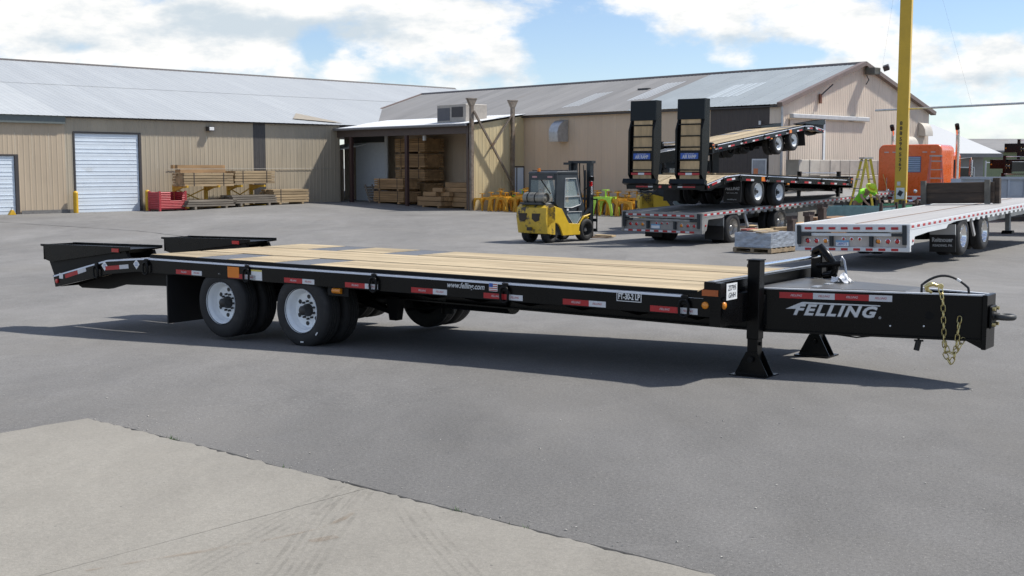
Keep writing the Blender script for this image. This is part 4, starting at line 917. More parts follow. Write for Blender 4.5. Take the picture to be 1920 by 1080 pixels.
        MB().bar((wx[0]+.75,s*(hw-.08),.72),(wx[0]+.98,s*(hw-.06),.30),.05,.08).build('fender_brace', alu_l if clean else alu, T)
        lx = length-3.3; MB().box(lx-.07,lx+.07,s*.72,s*.60,.06,.72).build('landing_leg', steelgrey, T)
        MB().prism([(lx-.17,.0),(lx+.17,.0),(lx+.08,.08),(lx-.08,.08)], 'y', s*.80, s*.52).build('landing_foot', black2, T)
    for x in wx: MB().cyl((x,-hw+.3,wz),(x,hw-.3,wz),.07,n=12).build('axle', black2, T, smooth=40)
    MB().box(wx[0]-.5,wx[-1]+.6,-.55,.55,.30,.44).build('slider_frame', black2, T)
    m = MB(); xx = .8
    while xx < length: m.box(xx,xx+.06,-hw+.05,hw-.05,.70,.795); xx += .6
    m.build('crossmembers', steelgrey, T)['kind'] = 'stuff'
    return T
FR = flatbed('aluminium_flatbed', 'clean pale aluminium flatbed with polished wheels on the right', (7.36,26.33,-.27), tuple(Euler((R(-1.5),R(-1.36),R(53.35)),'XYZ')), 2.56, 13.2, (3.78,5.50), .36, alu_l, alu_w, chrome, True, '2489ST5', True)
FL = flatbed('dirty_flatbed', 'dull grey flatbed with red and white tape carrying the stacked black trailers', (4.27,34.75,-.31), tuple(Euler((R(.3),R(-1.6),R(52.)),'XYZ')), 2.66, 15.5, (1.85,4.95), .32, alu_d, alu_d, M('dull_rim', (.5,.48,.45), .35, .8, var=.15), False, '', False)
# black trailers loaded on the dull flatbed
TA = black_trailer('loaded_trailer', 'black trailer with two raised wood-cleated ramps, loaded on the grey flatbed', (6.95,37.85,.655), (0,R(1.65),R(50.5)), up=True, rear=-3.95, jx=5.5, front=5.3, detail=False, scale=1.04)
TB = black_trailer('stacked_trailer', 'nose-down black trailer stacked on top of the one with raised ramps', (8.84,45.14,2.25), (R(3.0),R(7.0),R(231.1)), up=False, rear=-3.75, detail=False, scale=.955)
# timber bulkhead standing on the clean flatbed
oldwood = M('old_dark_timber', (.050,.038,.030), .85, var=.35, scale=4, stretch=(1,.3,2), dirt=(.10,.07,.05), dscale=3)
BK = thing('timber_bulkhead', 'dark weathered timber bulkhead standing on the clean flatbed deck', 'bulkhead'); BK.matrix_basis = FR.matrix_basis @ Matrix.Translation((9.1,0,.863))
for k in range(2): MB().box(0,.09,-.50,1.50,.02+k*.29,.308+k*.29).build('plank', oldwood, BK, bevel=.01)
for y in (-.34,1.40): MB().box(-.09,-.002,y-.07,y+.07,0,.66).build('stake', M('grey_stake', (.13,.125,.11), .85, var=.3), BK)
MB().box(.092,.26,-.62,-.44,0,.70).build('end_post', oldwood, BK)
# shrink-wrapped pallet
PW = thing('wrapped_pallet', 'low pallet load in glossy clear shrink wrap between the flatbeds', 'pallet', (6.55,31.5,G(6.5,31.4)), R(50))
wrap = M('shrink_wrap', (.30,.34,.40), .22, var=.3, scale=5, stretch=(1,1,3), bump=.6, bscale=9, spec=.8)
pm = M('pallet_wood', (.30,.23,.15), .85, var=.3, scale=6)
m = MB(); nn = 14
def wrapped(hx, hy, z0, z1):
    m = MB(); rr = random.Random(2); ring = []
    per = [(-hx,-hy),(hx,-hy),(hx,hy),(-hx,hy)]; P = []
    for a, b in zip(per, per[1:]+per[:1]): P += [(a[0]+(b[0]-a[0])*i/8, a[1]+(b[1]-a[1])*i/8) for i in range(8)]
    L = 5
    for j in range(L+1):
        for p in P: m.v.append((p[0]*(1+rr.uniform(-.02,.012)), p[1]*(1+rr.uniform(-.02,.012)), z0+(z1-z0)*j/L))
    n = len(P)
    for j in range(L):
        for i in range(n): m.f.append((j*n+i, j*n+(i+1)%n, (j+1)*n+(i+1)%n, (j+1)*n+i))
    m.f.append(tuple(L*n+i for i in range(n))); return m
wrapped(.66,.52,.15,.52).build('wrapped_load', wrap, PW)
for y in (-.5,0,.5): MB().box(-.68,.68,y-.05,y+.05,.03,.115).build('pallet_runner', pm, PW)
for k in range(6): MB().box(-.68+k*.25,-.58+k*.25,-.54,.54,.116,.138).build('pallet_board', pm, PW)
for k in range(4): MB().box(-.67+k*.4,-.57+k*.4,-.54,.54,.006,.028).build('pallet_board', pm, PW)
for k, (x, y, L, a, mt) in enumerate(((-.25,-.2,1.3,.05,pm),(.1,.18,1.2,-.06,M('fresh_board', (.55,.42,.25), .8)),(-.2,.35,.9,.1,M('red_board', (.30,.08,.06), .7)))):
    MB().obox((x,y,.545+.02*k), (L*.8,.16,.035), (0,0,a)).build('loose_board', mt, PW)
# ------------------------------------------------------------------ yellow forklift
fy = M('forklift_yellow', (.64,.42,.03), .38, var=.1, scale=4, coat=.2, dirt=(.10,.075,.05), dscale=2.2, dth=(.62,.78))
fy_c = M('forklift_yellow_scuffed', (.60,.40,.04), .45, var=.15, scale=4, dirt=(.06,.05,.045), dscale=3.0, dth=(.50,.57))
fb = M('forklift_charcoal', (.035,.042,.048), .42, var=.2, scale=5)
fglass = bpy.data.materials.new('cab_glass'); fglass.use_nodes = True
_t = fglass.node_tree; _b = _t.nodes['Principled BSDF']; _b.inputs['Base Color'].default_value = (.55,.66,.66,1); _b.inputs['Roughness'].default_value = .04; _b.inputs['Alpha'].default_value = .30
def forklift(label, loc, rz, scale=1., lettered=True):
    F = thing('forklift', label, 'forklift', loc, rz); F.scale = (scale,)*3
    # x forward (mast), y left; wheelbase 1.55, width 1.12
    hw = .56
    cw = [(-1.02,.28),(-.62,.24),(-.62,1.00),(-.70,1.10),(-.95,1.10),(-1.08,1.02),(-1.12,.75)]
    c = MB(); P = []
    # counterweight: rounded in plan
    for (ya, sx) in ((-hw,.86),(-hw*.82,.97),(-hw*.45,1.0),(hw*.45,1.0),(hw*.82,.97),(hw,.86)): P.append([( -.6+(x+.6)*sx, ya, z) for x, z in cw])
    n = len(cw); c.v = [p for row in P for p in row]
    for j in range(len(P)-1):
        for i in range(n): c.f.append((j*n+i, j*n+(i+1)%n, (j+1)*n+(i+1)%n, (j+1)*n+i))
    c.f += [tuple(range(n)), tuple(range((len(P)-1)*n+n-1,(len(P)-1)*n-1,-1))]
    cwt = c.build('counterweight', fy_c, F, smooth=35)
    for s in (-1, 1): MB().prism([(s*.10,.86),(s*.40,.86),(s*.36,.66),(s*.22,.62),(s*.10,.70)], 'x', -1.125, -1.05).build('counterweight_recess', M('recess_dark', (.05,.04,.03), .8), cwt)
    MB().box(-1.13,-1.10,-.09,.09,.36,.46).build('tow_pin_slot', M('recess_dark', (.05,.04,.03), .8), cwt)
    for s in (-1, 1):
        # side body with wheel arches, front fender
        arch = [(-.62+.33*math.cos(t)-.03, .26+.33*math.sin(t)) for t in [PI-PI*k/10 for k in range(11)]]
        body = [(-.98,.30)]+[(x,z) for x, z in arch if z > .28 and x > -.98]+[(-.25,.20),(.55,.20),(.55,.30)]
        far = [(.90-.40*math.cos(t), .30+.42*math.sin(t)) for t in [PI*k/14 for k in range(0,8)]]
        body += far+[(1.06,.80),(.72,.74),(.50,.52),(.02,.55),(-.30,.98),(-.62,1.06),(-.98,1.02)]
        MB().prism(body, 'y', s*hw, s*(hw-.06)).build('body_side', fy, F, bevel=.01)
        MB().prism([(.50,.31)]+far+[(1.06,.70),(.92,.60),(.60,.50)], 'y', s*(hw-.06), s*.36).build('fender', fy, F)
        MB().box(.02,.50,s*(hw-.02),s*(hw-.22),.36,.40).build('step', fb, F)
    MB().box(-.62,.62,-.5,.5,.22,.55).build('chassis', fb, F)
    MB().box(-.95,-.12,-.46,.46,.98,1.16).build('engine_hood', fb, F, bevel=.03)
    # cab: posts, roof, doors, glass
    A = [(-.55,1.12),(-.52,2.02),(.45,2.02),(.78,1.02),(.62,.56),(.28,.46),(-.05,.60),(-.35,1.05)]
    win = [(-.16,1.02),(-.12,1.86),(.38,1.86),(.62,1.16),(.58,1.08),(.18,1.0)]; low = [(.02,.88),(.66,.88),(.62,.72),(.42,.52),(.26,.52),(-.02,.80)]
    for s in (-1, 1):
        y = s*.52
        m = MB()
        def ring(o, i_, ya, yb):
            pass
        # door skin as strips round the windows
        m.prism([(-.55,1.12),(-.16,1.02),(-.12,1.86),(-.52,2.02)], 'y', y, y-s*.03); m.prism([(-.52,2.02),(-.12,1.86),(.38,1.86),(.45,2.02)], 'y', y, y-s*.03)
        m.prism([(.45,2.02),(.38,1.86),(.62,1.16),(.78,1.02)], 'y', y, y-s*.03); m.prism([(.78,1.02),(.62,1.16),(.58,1.08),(.18,1.0),(-.16,1.02),(-.55,1.12),(-.35,1.0),(.02,.88),(.66,.88)], 'y', y, y-s*.03)
        m.prism([(-.35,1.0),(.02,.88),(-.02,.80),(.26,.52),(.28,.44),(-.05,.58)], 'y', y, y-s*.03); m.prism([(.66,.88),(.62,.72),(.42,.52),(.26,.52),(.28,.44),(.62,.54),(.80,.95),(.78,1.02)], 'y', y, y-s*.03)
        d = m.build('cab_door', fb, F)
        MB().prism(win, 'y', y-s*.012, y-s*.018).build('door_window', fglass, d); MB().prism(low, 'y', y-s*.012, y-s*.018).build('door_window', M('scratched_pane', (.20,.25,.26), .3, var=.2), d)
        MB().tube([(x,y+s*.006,z) for x, z in win], .016, 6, closed=True).build('window_seal', M('seal_grey', (.45,.46,.46), .5), d); MB().tube([(x,y+s*.004,z) for x, z in low], .010, 6, closed=True).build('window_seal', M('seal_grey', (.45,.46,.46), .5), d)
        MB().bar((-.15,y+s*.008,1.33),(.55,y+s*.008,1.34),.018,.03).build('window_bar', M('seal_grey', (.45,.46,.46), .5), d)
        MB().box(-.04,.05,y-s*.001,y+s*.004,.92,1.0).build('door_label', paperw, d)
        MB().box(.44,.50,y,y+s*.02,.92,1.0).build('door_handle', black2, d)
    MB().prism([(-.56,2.0),(-.50,2.06),(.42,2.08),(.50,2.0)], 'y', -.54, .54).build('cab_roof', fb, F, bevel=.01)
    m = MB(); m.prism([(-.545,1.12),(-.515,2.0),(-.47,2.0),(-.50,1.12)], 'y', -.53, -.46); m.prism([(-.545,1.12),(-.515,2.0),(-.47,2.0),(-.50,1.12)], 'y', .46, .53); m.box(-.535,-.49,-.46,.46,1.82,2.0); m.box(-.55,-.5,-.46,.46,1.12,1.18); m.build('rear_frame', fb, F)
    MB().add([(-.53,-.46,1.18),(-.53,.46,1.18),(-.512,.46,1.82),(-.512,-.46,1.82)], [(0,1,2,3)]).build('rear_window', fglass, F)
    MB().bar((-.535,.05,1.82),(-.545,-.32,1.42),.02,.02).build('wiper', black2, F)
    MB().box(-.546,-.538,.20,.38,1.88,1.93).build('rear_label', M('label_redwhite', (.55,.30,.30), .5), F); MB().box(-.546,-.538,-.38,-.20,1.88,1.93).build('rear_label', M('label_redwhite', (.55,.30,.30), .5), F)
    MB().cyl((-.48,.18,2.06),(-.48,.18,2.16),.05,.04,n=12).build('beacon', orange_r, F, smooth=40)
    MB().prism([(-.30,.62),(.20,.62),(.22,.78),(-.15,.80),(-.20,1.18),(-.32,1.18)], 'y', -.26, .26).build('seat', M('seat_grey', (.05,.05,.055), .8), F, bevel=.03)
    MB().tube([(.34,.0,1.12),(.40,.0,.90)], .03, 8).build('steering_column', black2, F)
    w = MB(); w.tube([(.30+.05*math.sin(t), .17*math.cos(t), 1.14+.14*math.sin(t)) for t in [2*PI*k/14 for k in range(14)]], .014, 6, closed=True); w.build('steering_wheel', black2, F)
    # gas bottle
    gm = M('gas_bottle', (.26,.25,.215), .45, .4, var=.25, dirt=(.10,.085,.07), dscale=4)
    g = MB(); g.lathe([(.0,-.42),(.10,-.41),(.155,-.36),(.16,-.30),(.16,.30),(.155,.34)], (-.88,0,1.30), 'y', 24); g = g.build('gas_bottle', gm, F, smooth=40)
    MB().lathe([(.155,-.34),(.155,-.45),(.14,-.45),(.14,-.36)], (-.88,0,1.30), 'y', 24).build('bottle_collar', gm, g, smooth=40)
    for y in (-.12,.16): MB().lathe([(.163,-.02),(.168,0),(.163,.02)], (-.88,y,1.30), 'y', 24).build('bottle_strap', black2, g)
    MB().box(-1.05,-.70,-.4,.42,1.12,1.17).build('bottle_cradle', fb, F)
    # wheels
    for s in (-1, 1):
        big_wheel(F, -.66, s*.50, .255, s, .255, M('wheel_black', (.03,.03,.03), .6)); big_wheel(F, .90, s*.56, .33, s, .33, M('wheel_black', (.03,.03,.03), .6))
    # mast
    ms = M('mast_steel', (.03,.035,.04), .4, .3, var=.2)
    for s in (-1, 1):
        MB().box(1.20,1.36,s*.42,s*.32,.10,2.30).build('mast_channel', ms, F); MB().box(1.27,1.40,s*.31,s*.22,.12,2.34).build('inner_channel', ms, F)
        MB().cyl((1.14,s*.26,.3),(1.14,s*.26,2.1),.035,n=10).build('lift_cylinder', ms, F, smooth=40)
        MB().bar((.75,s*.45,.65),(1.2,s*.45,1.0),.07,.07).build('tilt_cylinder', ms, F)
    MB().box(1.22,1.42,-.45,.45,2.30,2.38).build('mast_head', ms, F); MB().box(1.05,1.24,.30,.50,2.26,2.33).build('mast_hose_guide', ms, F)
    MB().box(1.22,1.36,-.42,.42,1.20,1.28).build('mast_tie', ms, F)
    if lettered: text('KOMATSU', .12, tape_w, F, (1.28,-.424,1.65), (PI/2, -PI/2, 0), off=.002)
    for z in (.25,.55): MB().box(1.42,1.47,-.50,.50,z,z+.09).build('carriage_bar', ms, F)
    for y in (-.48,-.24,0,.24,.48): MB().box(1.44,1.47,y-.015,y+.015,.30,1.22).build('backrest_bar', ms, F)
    MB().box(1.44,1.47,-.50,.50,1.20,1.24).build('backrest_top', ms, F)
    for s in (-1, 1): MB().prism([(1.47,.04),(1.52,.04),(2.55,.02),(2.55,.035),(1.53,.085),(1.52,.60),(1.47,.60)], 'y', s*.30, s*.20).build('fork', M('fork_rust', (.16,.11,.08), .6, .3, var=.3), F)
    MB().box(2.40,2.62,-.34,.34,.04,.09).build('load_board', M('fresh_board', (.55,.42,.25), .8), F)
    for s in (-1, 1):
        MB().box(1.385,1.40,s*.16,s*.13,.3,2.3).build('lift_chain', black2, F); MB().tube([(1.30,s*.08,2.25),(1.36,s*.08,1.4),(1.38,s*.10,.5)], .014, 6).build('hydraulic_hose', blackhose, F)
        MB().tube([(1.10,s*.48,2.0),(1.16,s*.46,1.5),(1.10,s*.46,.9),(.98,s*.44,.75)], .012, 6).build('hydraulic_hose', blackhose, F)
    MB().box(.48,.62,-.42,.42,1.0,1.14).build('dashboard', black2, F)
    for k in range(4): MB().box(-.4+k*.22,-.36+k*.22,-.50,.50,2.075,2.10).build('roof_bar', fb, F)
    MB().box(1.02,1.08,-.60,-.52,1.62,1.76).build('turn_lamp', red_l, F)
    m = MB(); m.tube([(.72,-.54,1.5),(.86,-.62,1.62),(.92,-.66,1.8)], .012, 6); m.obox((.93,-.67,1.84),(.03,.16,.12),(0,0,.3)); m.build('mirror', black2, F)
    return F
FK = forklift('yellow and charcoal forklift with gas bottle parked in the open yard', (1.24,36.08,G(1.24,36.08)), R(48.5), 1.0)
FK2 = forklift('second forklift half hidden behind the grey flatbed, tall mast showing', (5.75,43.9,G(5.75,44)), R(-2), 1.15, False)
# ------------------------------------------------------------------ lumber and yard goods along the left warehouse
def Lw(x, y, dz=0): p = LB.matrix_basis @ Vector((x, y, 0)); return (p.x, p.y, G(p.x, p.y)+dz)
def Rw(x, y, dz=0): p = RB.matrix_basis @ Vector((x, y, 0)); return (p.x, p.y, G(p.x, p.y)+dz)
lum = M('pale_lumber', (.36,.265,.155), .8, var=.25, scale=4, stretch=(.2,1,1), rnd=.18)
lum_o = M('orange_lumber', (.38,.235,.115), .8, var=.25, scale=4, stretch=(.2,1,1), rnd=.18)
lum_g = M('grey_lumber', (.22,.19,.155), .85, var=.3, scale=4, stretch=(.2,1,1), rnd=.25)
strapm = M('strap_dark', (.05,.04,.035), .6)
def bundle(name, label, loc, rz, L, W, rows, cols, bh, mat, cat='lumber', group=None, straps=(.2,.8), skew=.04, bearers=True, z0=.10):
    """banded stack: every board a part"""
    B = thing(name, label, cat, loc, rz, group); bw = W/cols; rr = random.Random(label)
    me = MB().box(-L/2,L/2,-bw/2+.004,bw/2-.004,0,bh-.026).mesh('board'); me.materials.append(mat)
    for r in range(rows):
        for c in range(cols):
            if 0 < c < cols-1 and 0 < r < rows-1: continue           # hidden core
            link('board', me, None, B, loc=(rr.uniform(-skew,skew), -W/2+(c+.5)*bw, z0+r*bh))
    H = rows*bh
    MB().box(-L/2+.05,L/2-.05,-W/2+bw,W/2-bw,z0+bh*.5,z0+H-bh).build('core_boards', mat, B) if rows > 2 and cols > 2 else None
    for s in straps:
        x = -L/2+L*s; m = MB(); m.box(x-.02,x+.02,-W/2-.006,-W/2,z0,z0+H); m.box(x-.02,x+.02,-W/2-.006,W/2+.006,z0+H-.008,z0+H-.002); m.box(x-.02,x+.02,W/2,W/2+.006,z0,z0+H); m.build('strap', strapm, B)
    if bearers:
        for s in (.18,.82): x = -L/2+L*s; MB().box(x-.06,x+.06,-W/2,W/2,0,z0-.004).build('bearer', mat, B)
    return B
RZ = .811
rack_y = M('rack_yellow', (.60,.36,.04), .5, var=.15)
RK = thing('lumber_rack', 'yellow cantilever rack against the tan wall, beside the red bin', 'rack', Lw(5.5,-1.0), RZ)
for x in (-2.3,-.55,.75,2.1):
    MB().box(x-.07,x+.07,.50,.66,0,1.12).build('upright', rack_y, RK); MB().prism([(.5,.80),(.5,1.10),(-.62,1.10),(-.62,1.0),(-.1,.97),(.22,.88)], 'x', x-.05, x+.05).build('arm', rack_y, RK)
    MB().box(x-.06,x+.06,-.62,.5,.02,.12).build('base_arm', rack_y, RK)
for xa, xb in ((-2.3,-.55),(.75,2.1)):
    for z0, z1 in ((.25,.95),(.95,.25)): MB().bar((xa,.58,z0),(xb,.58,z1),.05,.05).build('cross_brace', rack_y, RK)
bundle('lumber_bundle', 'pale banded lumber bundle on the left arms of the yellow rack', Lw(4.45,-1.0,1.105), RZ, 2.75, 1.05, 5, 5, .13, lum, group='lumber on the yellow rack', bearers=False, z0=0)
bundle('lumber_bundle', 'pale banded lumber bundle on the right arms of the yellow rack', Lw(7.1,-1.0,1.105), RZ, 2.35, 1.05, 5, 5, .13, lum, group='lumber on the yellow rack', bearers=False, z0=0)
bundle('timber_stack', 'short stack of wide timbers on top of the left rack bundle', Lw(4.2,-1.05,1.76), RZ, 2.5, .75, 2, 3, .20, lum_o, bearers=False, z0=0, straps=(), skew=.18)
bundle('board_stack', 'low stack of dark grey boards under the left rack arms', Lw(4.4,-1.15), RZ, 2.7, 1.2, 3, 5, .11, lum_g, straps=(), skew=.12, z0=.14)
bundle('board_stack', 'low stack of weathered boards under the right rack arms', Lw(6.95,-1.15), RZ, 2.6, 1.2, 4, 5, .105, lum_g, straps=(), skew=.14, z0=.14)
bundle('lumber_bundle', 'lone lumber bundle standing on the ground right of the yellow rack', Lw(9.2,-1.1), RZ, 2.2, 1.15, 5, 5, .135, lum, straps=(.2,), skew=.06)
# red steel bin, ribbed, with a notch in the front
rb_m = M('bin_red', (.42,.045,.055), .5, var=.15)
RBN = thing('red_bin', 'red corrugated steel bin with a notched front beside the bollard', 'bin', Lw(2.5,-.95), RZ); RBN.scale = (.88,.88,.95)
def ribwall(pts_fn, x0, x1, z0, z1, n=8):
    m = MB(); h = (z1-z0)/n
    for i in range(n):
        a = z0+i*h; m.add([pts_fn(x0,a,0),pts_fn(x1,a,0),pts_fn(x1,a+h*.35,-.03),pts_fn(x0,a+h*.35,-.03),pts_fn(x0,a+h*.65,-.03),pts_fn(x1,a+h*.65,-.03),pts_fn(x1,a+h,0),pts_fn(x0,a+h,0)], [(0,1,2,3),(3,2,5,4),(4,5,6,7)])
    return m
fr = lambda y0: (lambda x, z, d: (x, y0+d, z)); sd = lambda x0, s: (lambda y, z, d: (x0+s*d, y, z))
ribwall(fr(-.55), -.8, .8, .14, .52, 5).build('front_wall', rb_m, RBN); ribwall(fr(-.55), -.8, -.15, .52, .95, 5).build('front_wall', rb_m, RBN); ribwall(fr(-.55), .55, .8, .52, .95, 5).build('front_wall', rb_m, RBN)
ribwall(fr(.55), -.8, .8, .14, .95, 9).build('back_wall', rb_m, RBN); ribwall(sd(-.8,1), -.55, .55, .14, .95, 9).build('side_wall', rb_m, RBN); ribwall(sd(.8,-1), -.55, .55, .14, .95, 9).build('side_wall', rb_m, RBN)
MB().box(-.8,.8,-.55,.55,.10,.14).build('floor', rb_m, RBN)
for x in (-.78,.78):
    for y in (-.53,.53): MB().box(x-.05,x+.05,y-.05,y+.05,0,1.0).build('corner_post', rb_m, RBN)
# small yellow stand at the far left door
YS = thing('wheel_chock', 'small yellow wedge chock on the ground by the leftmost door', 'chock', Lw(-4.85,-.5), RZ)
MB().prism([(-.16,0),(.16,0),(.05,.22),(-.03,.22)], 'y', -.1, .1).build('wedge', boll, YS, bevel=.01); MB().tube([(-.02,0,.22),(-.02,0,.30),(.05,0,.30)], .012, 6).build('handle', black2, YS)
# ------------------------------------------------------------------ inside the shelter
RZ2 = -.824
def st(name, lab, x, y, dz, L, W, rows, cols, bh, mat, **k): return bundle(name, lab, Rw(x,y,dz), RZ2, L, W, rows, cols, bh, mat, group='lumber stored in the shelter', **k)
st('lumber_bundle', 'upper front bundle of boards, left of the second shelter post', -22.15, -2.72, .68, 2.5, 1.15, 5, 6, .112, lum_o)
st('lumber_bundle', 'bottom front bundle of boards, left of the second shelter post', -22.15, -2.72, 0, 2.6, 1.15, 5, 6, .115, lum_o)
st('lumber_bundle', 'bottom bundle of the tall stack at the back of the shelter', -22.1, -1.25, 0, 2.5, 1.3, 8, 6, .125, lum_o)
st('lumber_bundle', 'second bundle from the bottom of the tall shelter stack', -22.1, -1.25, 1.12, 2.5, 1.3, 5, 6, .118, lum_o)
st('lumber_bundle', 'third bundle from the bottom of the tall shelter stack', -22.1, -1.25, 1.82, 2.5, 1.3, 6, 6, .118, lum_o)
st('lumber_bundle', 'topmost bundle of the tall shelter stack under the roof', -22.1, -1.25, 2.64, 2.55, 1.3, 6, 6, .118, lum_o)
st('timber_stack', 'higher stack of square timbers at the right of the shelter', -17.35, -1.95, 0, 1.9, 1.3, 5, 5, .245, lum_o, straps=(), skew=.08)
st('timber_stack', 'low uneven pile of timber offcuts before the shelter timbers', -18.6, -2.85, 0, 1.9, .95, 2, 4, .24, lum_o, straps=(), skew=.16)
TC = thing('timber_offcuts', 'loose timber offcuts lying on the low shelter pile', 'lumber', Rw(-18.5,-2.85,.585), RZ2)
for k, (x, y, L, a) in enumerate(((-.4,-.2,.9,.1),(.5,.1,.8,-.1),(.1,-.1,.6,.3))): MB().obox((x,y,.11+(.0 if k < 2 else .21)), (L,.24,.20), (0,0,a)).build('offcut', lum_o, TC)
LP = thing('leaning_pallet', 'broken dark pallet leaning on the front lumber bundles in the shelter', 'pallet', Rw(-23.75,-2.9), RZ2)
for k in range(6): MB().obox((-.02-.09*k*.8,0,.12+.16*k*.85), (.03,1.0,.11), (0,-.4,0)).build('slat', lum_g, LP)
for y in (-.45,0,.45): MB().bar((.06,y,.02),(-.38,y,.95),.05,.09).build('runner', lum_g, LP)
# ------------------------------------------------------------------ trailer stands in rows along the gabled warehouse
def stand_mesh():
    js = thing('trailer_stand', '', 'stand')
    arch = [(-.50,0),(-.40,0),(-.36,.22),(-.30,.42),(-.20,.54),(-.06,.58),(.06,.58),(.20,.54),(.30,.42),(.36,.22),(.40,0),(.50,0),(.43,.45),(.40,.66),(-.40,.66),(-.43,.45)]
    for y in (-.26,.26): MB().prism(arch, 'y', y-.02, y+.02).build('arch_frame', None, js)
    for x in (-.37,.37): MB().box(x-.05,x+.05,-.234,.234,.58,.658).build('top_rail', None, js)
    MB().box(-.06,.06,-.234,.234,.585,.657).build('cross_rail', None, js)
    m = MB(); m.cyl((0,0,.56),(0,0,.88),.035,n=10); m.box(-.11,.11,-.11,.11,.88,.91); m.build('screw_jack', None, js)
    return js
sy_m = M('stand_yellow', (.60,.30,.02), .5, var=.18, rnd=.1, dirt=(.28,.14,.03), dscale=5, dth=(.55,.75))
proto = stand_mesh(); rr = random.Random(9)
spots = []
for r, y in enumerate((-3.35,-2.35,-1.4)):
    for c in range(17): spots.append((-14.6+c*.58+(.25 if r == 1 else 0), y, r, c))
ROW = ('front','middle','back')
ORD = ['first','second','third','fourth','fifth','sixth','seventh','eighth','ninth','tenth','eleventh','twelfth','thirteenth','fourteenth','fifteenth','sixteenth','seventeenth']
lime_set = {(0,14),(2,1)}
for i, (x, y, r, c) in enumerate(spots):
    o = proto if i == 0 else copy_tree(proto)
    o.location = Rw(x+rr.uniform(-.05,.05), y+rr.uniform(-.12,.12)); o.rotation_euler = (0,0,RZ2+rr.uniform(-.25,.25)+(.0 if r < 2 else PI/2))
    mt = lime if (r,c) in lime_set else sy_m; s = rr.choice((.9,1.,1.,1.08)); o.scale = (s,s,s*rr.uniform(.95,1.15))
    for ch in o.children:
        if not ch.data.materials: ch.data.materials.append(sy_m)
        if mt is lime: ch.material_slots[0].link = 'OBJECT'; ch.material_slots[0].material = mt
    tag(o, '%s trailer stand, %s from the cream wall in the %s row' % ('lime green' if mt is lime else 'yellow', ORD[c], ROW[r]), 'stand', 'trailer stands along the gabled warehouse')
# ------------------------------------------------------------------ concrete block wall at the gable
BW = thing('block_wall', 'wall of big pale concrete blocks stacked before the gable', 'wall', (11.0,46.9,G(11,46.9)), math.atan2(.679,.734))
blk = M('concrete_block', (.47,.44,.39), .85, var=.12, scale=2, rnd=.1, dirt=(.33,.31,.28), dscale=1.8, dth=(.5,.8))
bm_ = MB().box(0,.70,0,.61,0,.60).mesh('concrete_block'); bm_.materials.append(blk)
for r in range(4):
    for c in range(9): link('concrete_block', bm_, None, BW, bevel=.02, loc=(c*.712, (rr.uniform(-.02,.02)), r*.612))
m = MB()
# ------------------------------------------------------------------ crane post with jib pipe
cy = M('crane_yellow', (.62,.40,.035), .45, var=.08, scale=1.5, dirt=(.35,.23,.06), dscale=1.2, dth=(.62,.85))
CR = thing('crane_post', 'tall yellow crane post with a phone number down its face', 'crane', (12.16,38.2,G(12.16,38.2)), R(-24))
MB().box(-.17,.17,-.20,-.17,0,11).build('flange', cy, CR); MB().box(-.17,.17,.17,.20,0,11).build('flange', cy, CR); MB().box(.02,.17,-.17,.17,0,11).build('web', cy, CR)
MB().box(-.28,.28,-.28,.28,0,.03).build('base_plate', steelgrey, CR)
zz = [232.6,241.8,251,262,270.7,279,290,300,308.4,317.6]
for d, v in zip('8885965367', zz): text(d, .155, ink, CR, (-.03,-.2025,1.8+(314.4-v)*38.2/2284-G(12.28,38.2)), FRONT, name='digit', off=.005, sx=1.05)
p1 = MB().box(-.12,.13,-.204,-.2005,1.20,1.55).build('paper_notice', paperw, CR); MB().obox((0,-.2055,1.38),(.13,.002,.16),(0,.5,0)).build('notice_mark', ink, p1)
p2 = MB().box(.171,.174,-.16,.02,1.18,1.42).build('paper_notice', paperw, CR)
MB().box(-.10,.0,-.2035,-.2005,1.62,1.74).build('paper_notice', galv, CR)
M1 = CR.matrix_basis.inverted()
a = M1 @ Vector((11.62,39.3,3.62)); b = M1 @ Vector((15.45,34.6,3.66))
MB().tube([a, b], .034, 10).build('jib_pipe', galv, CR, smooth=60); MB().cyl((0,.2,3.4),(0,.2,4.5),.05,n=8).build('jib_pivot', steelgrey, CR)
MB().box(-.06,.06,.2,a.lerp(b,.25).y+.02,3.93,4.03).build('jib_collar', steelgrey, CR)
for t in (.0,.55): MB().tube([a.lerp(b,t), (0,.2,10.8)], .0018, 5).build('guy_wire', steelgrey, CR)
# ------------------------------------------------------------------ step ladders
def ladder(label, loc, rz, H, railm, rungm, spread, w0, w1):
    L = thing('step_ladder', label, 'ladder', loc, rz, 'step ladders by the truck')
    for sx, nr in ((-1, int(H/.30)), (1, 0)):
        for s in (-1, 1): MB().bar((sx*spread/2, s*w1/2, 0), (sx*.07, s*w0/2, H), .035, .075).build('rail', railm, L)
        n = int(H/.30)
        for k in range(1, n+1):
            t = k*.30/H
            if t > .98: break
            xw = sx*(spread/2+(.07-spread/2)*t); ww = w1+(w0-w1)*t
            if sx < 0: MB().box(xw-.05,xw+.05,-ww/2,ww/2,H*t-.015,H*t+.015).build('step', rungm, L)
            elif k % 2 == 0: MB().box(xw-.012,xw+.012,-ww/2,ww/2,H*t-.02,H*t+.02).build('brace_bar', rungm, L)
    MB().box(-.16,.16,-w0/2-.03,w0/2+.03,H,H+.05).build('top_cap', rungm, L); return L
ladder('yellow step ladder standing behind the bending worker', (11.62,40.2,G(11.6,40)), R(8), 2.46, M('ladder_yellow', (.60,.48,.05), .5), alu, 1.15, .34, .62)
ladder('red step ladder with pale treads before the orange truck', (14.95,43.2,G(15,43)), R(78), 2.56, M('ladder_red', (.62,.16,.12), .5), alu_l, 1.2, .34, .66)
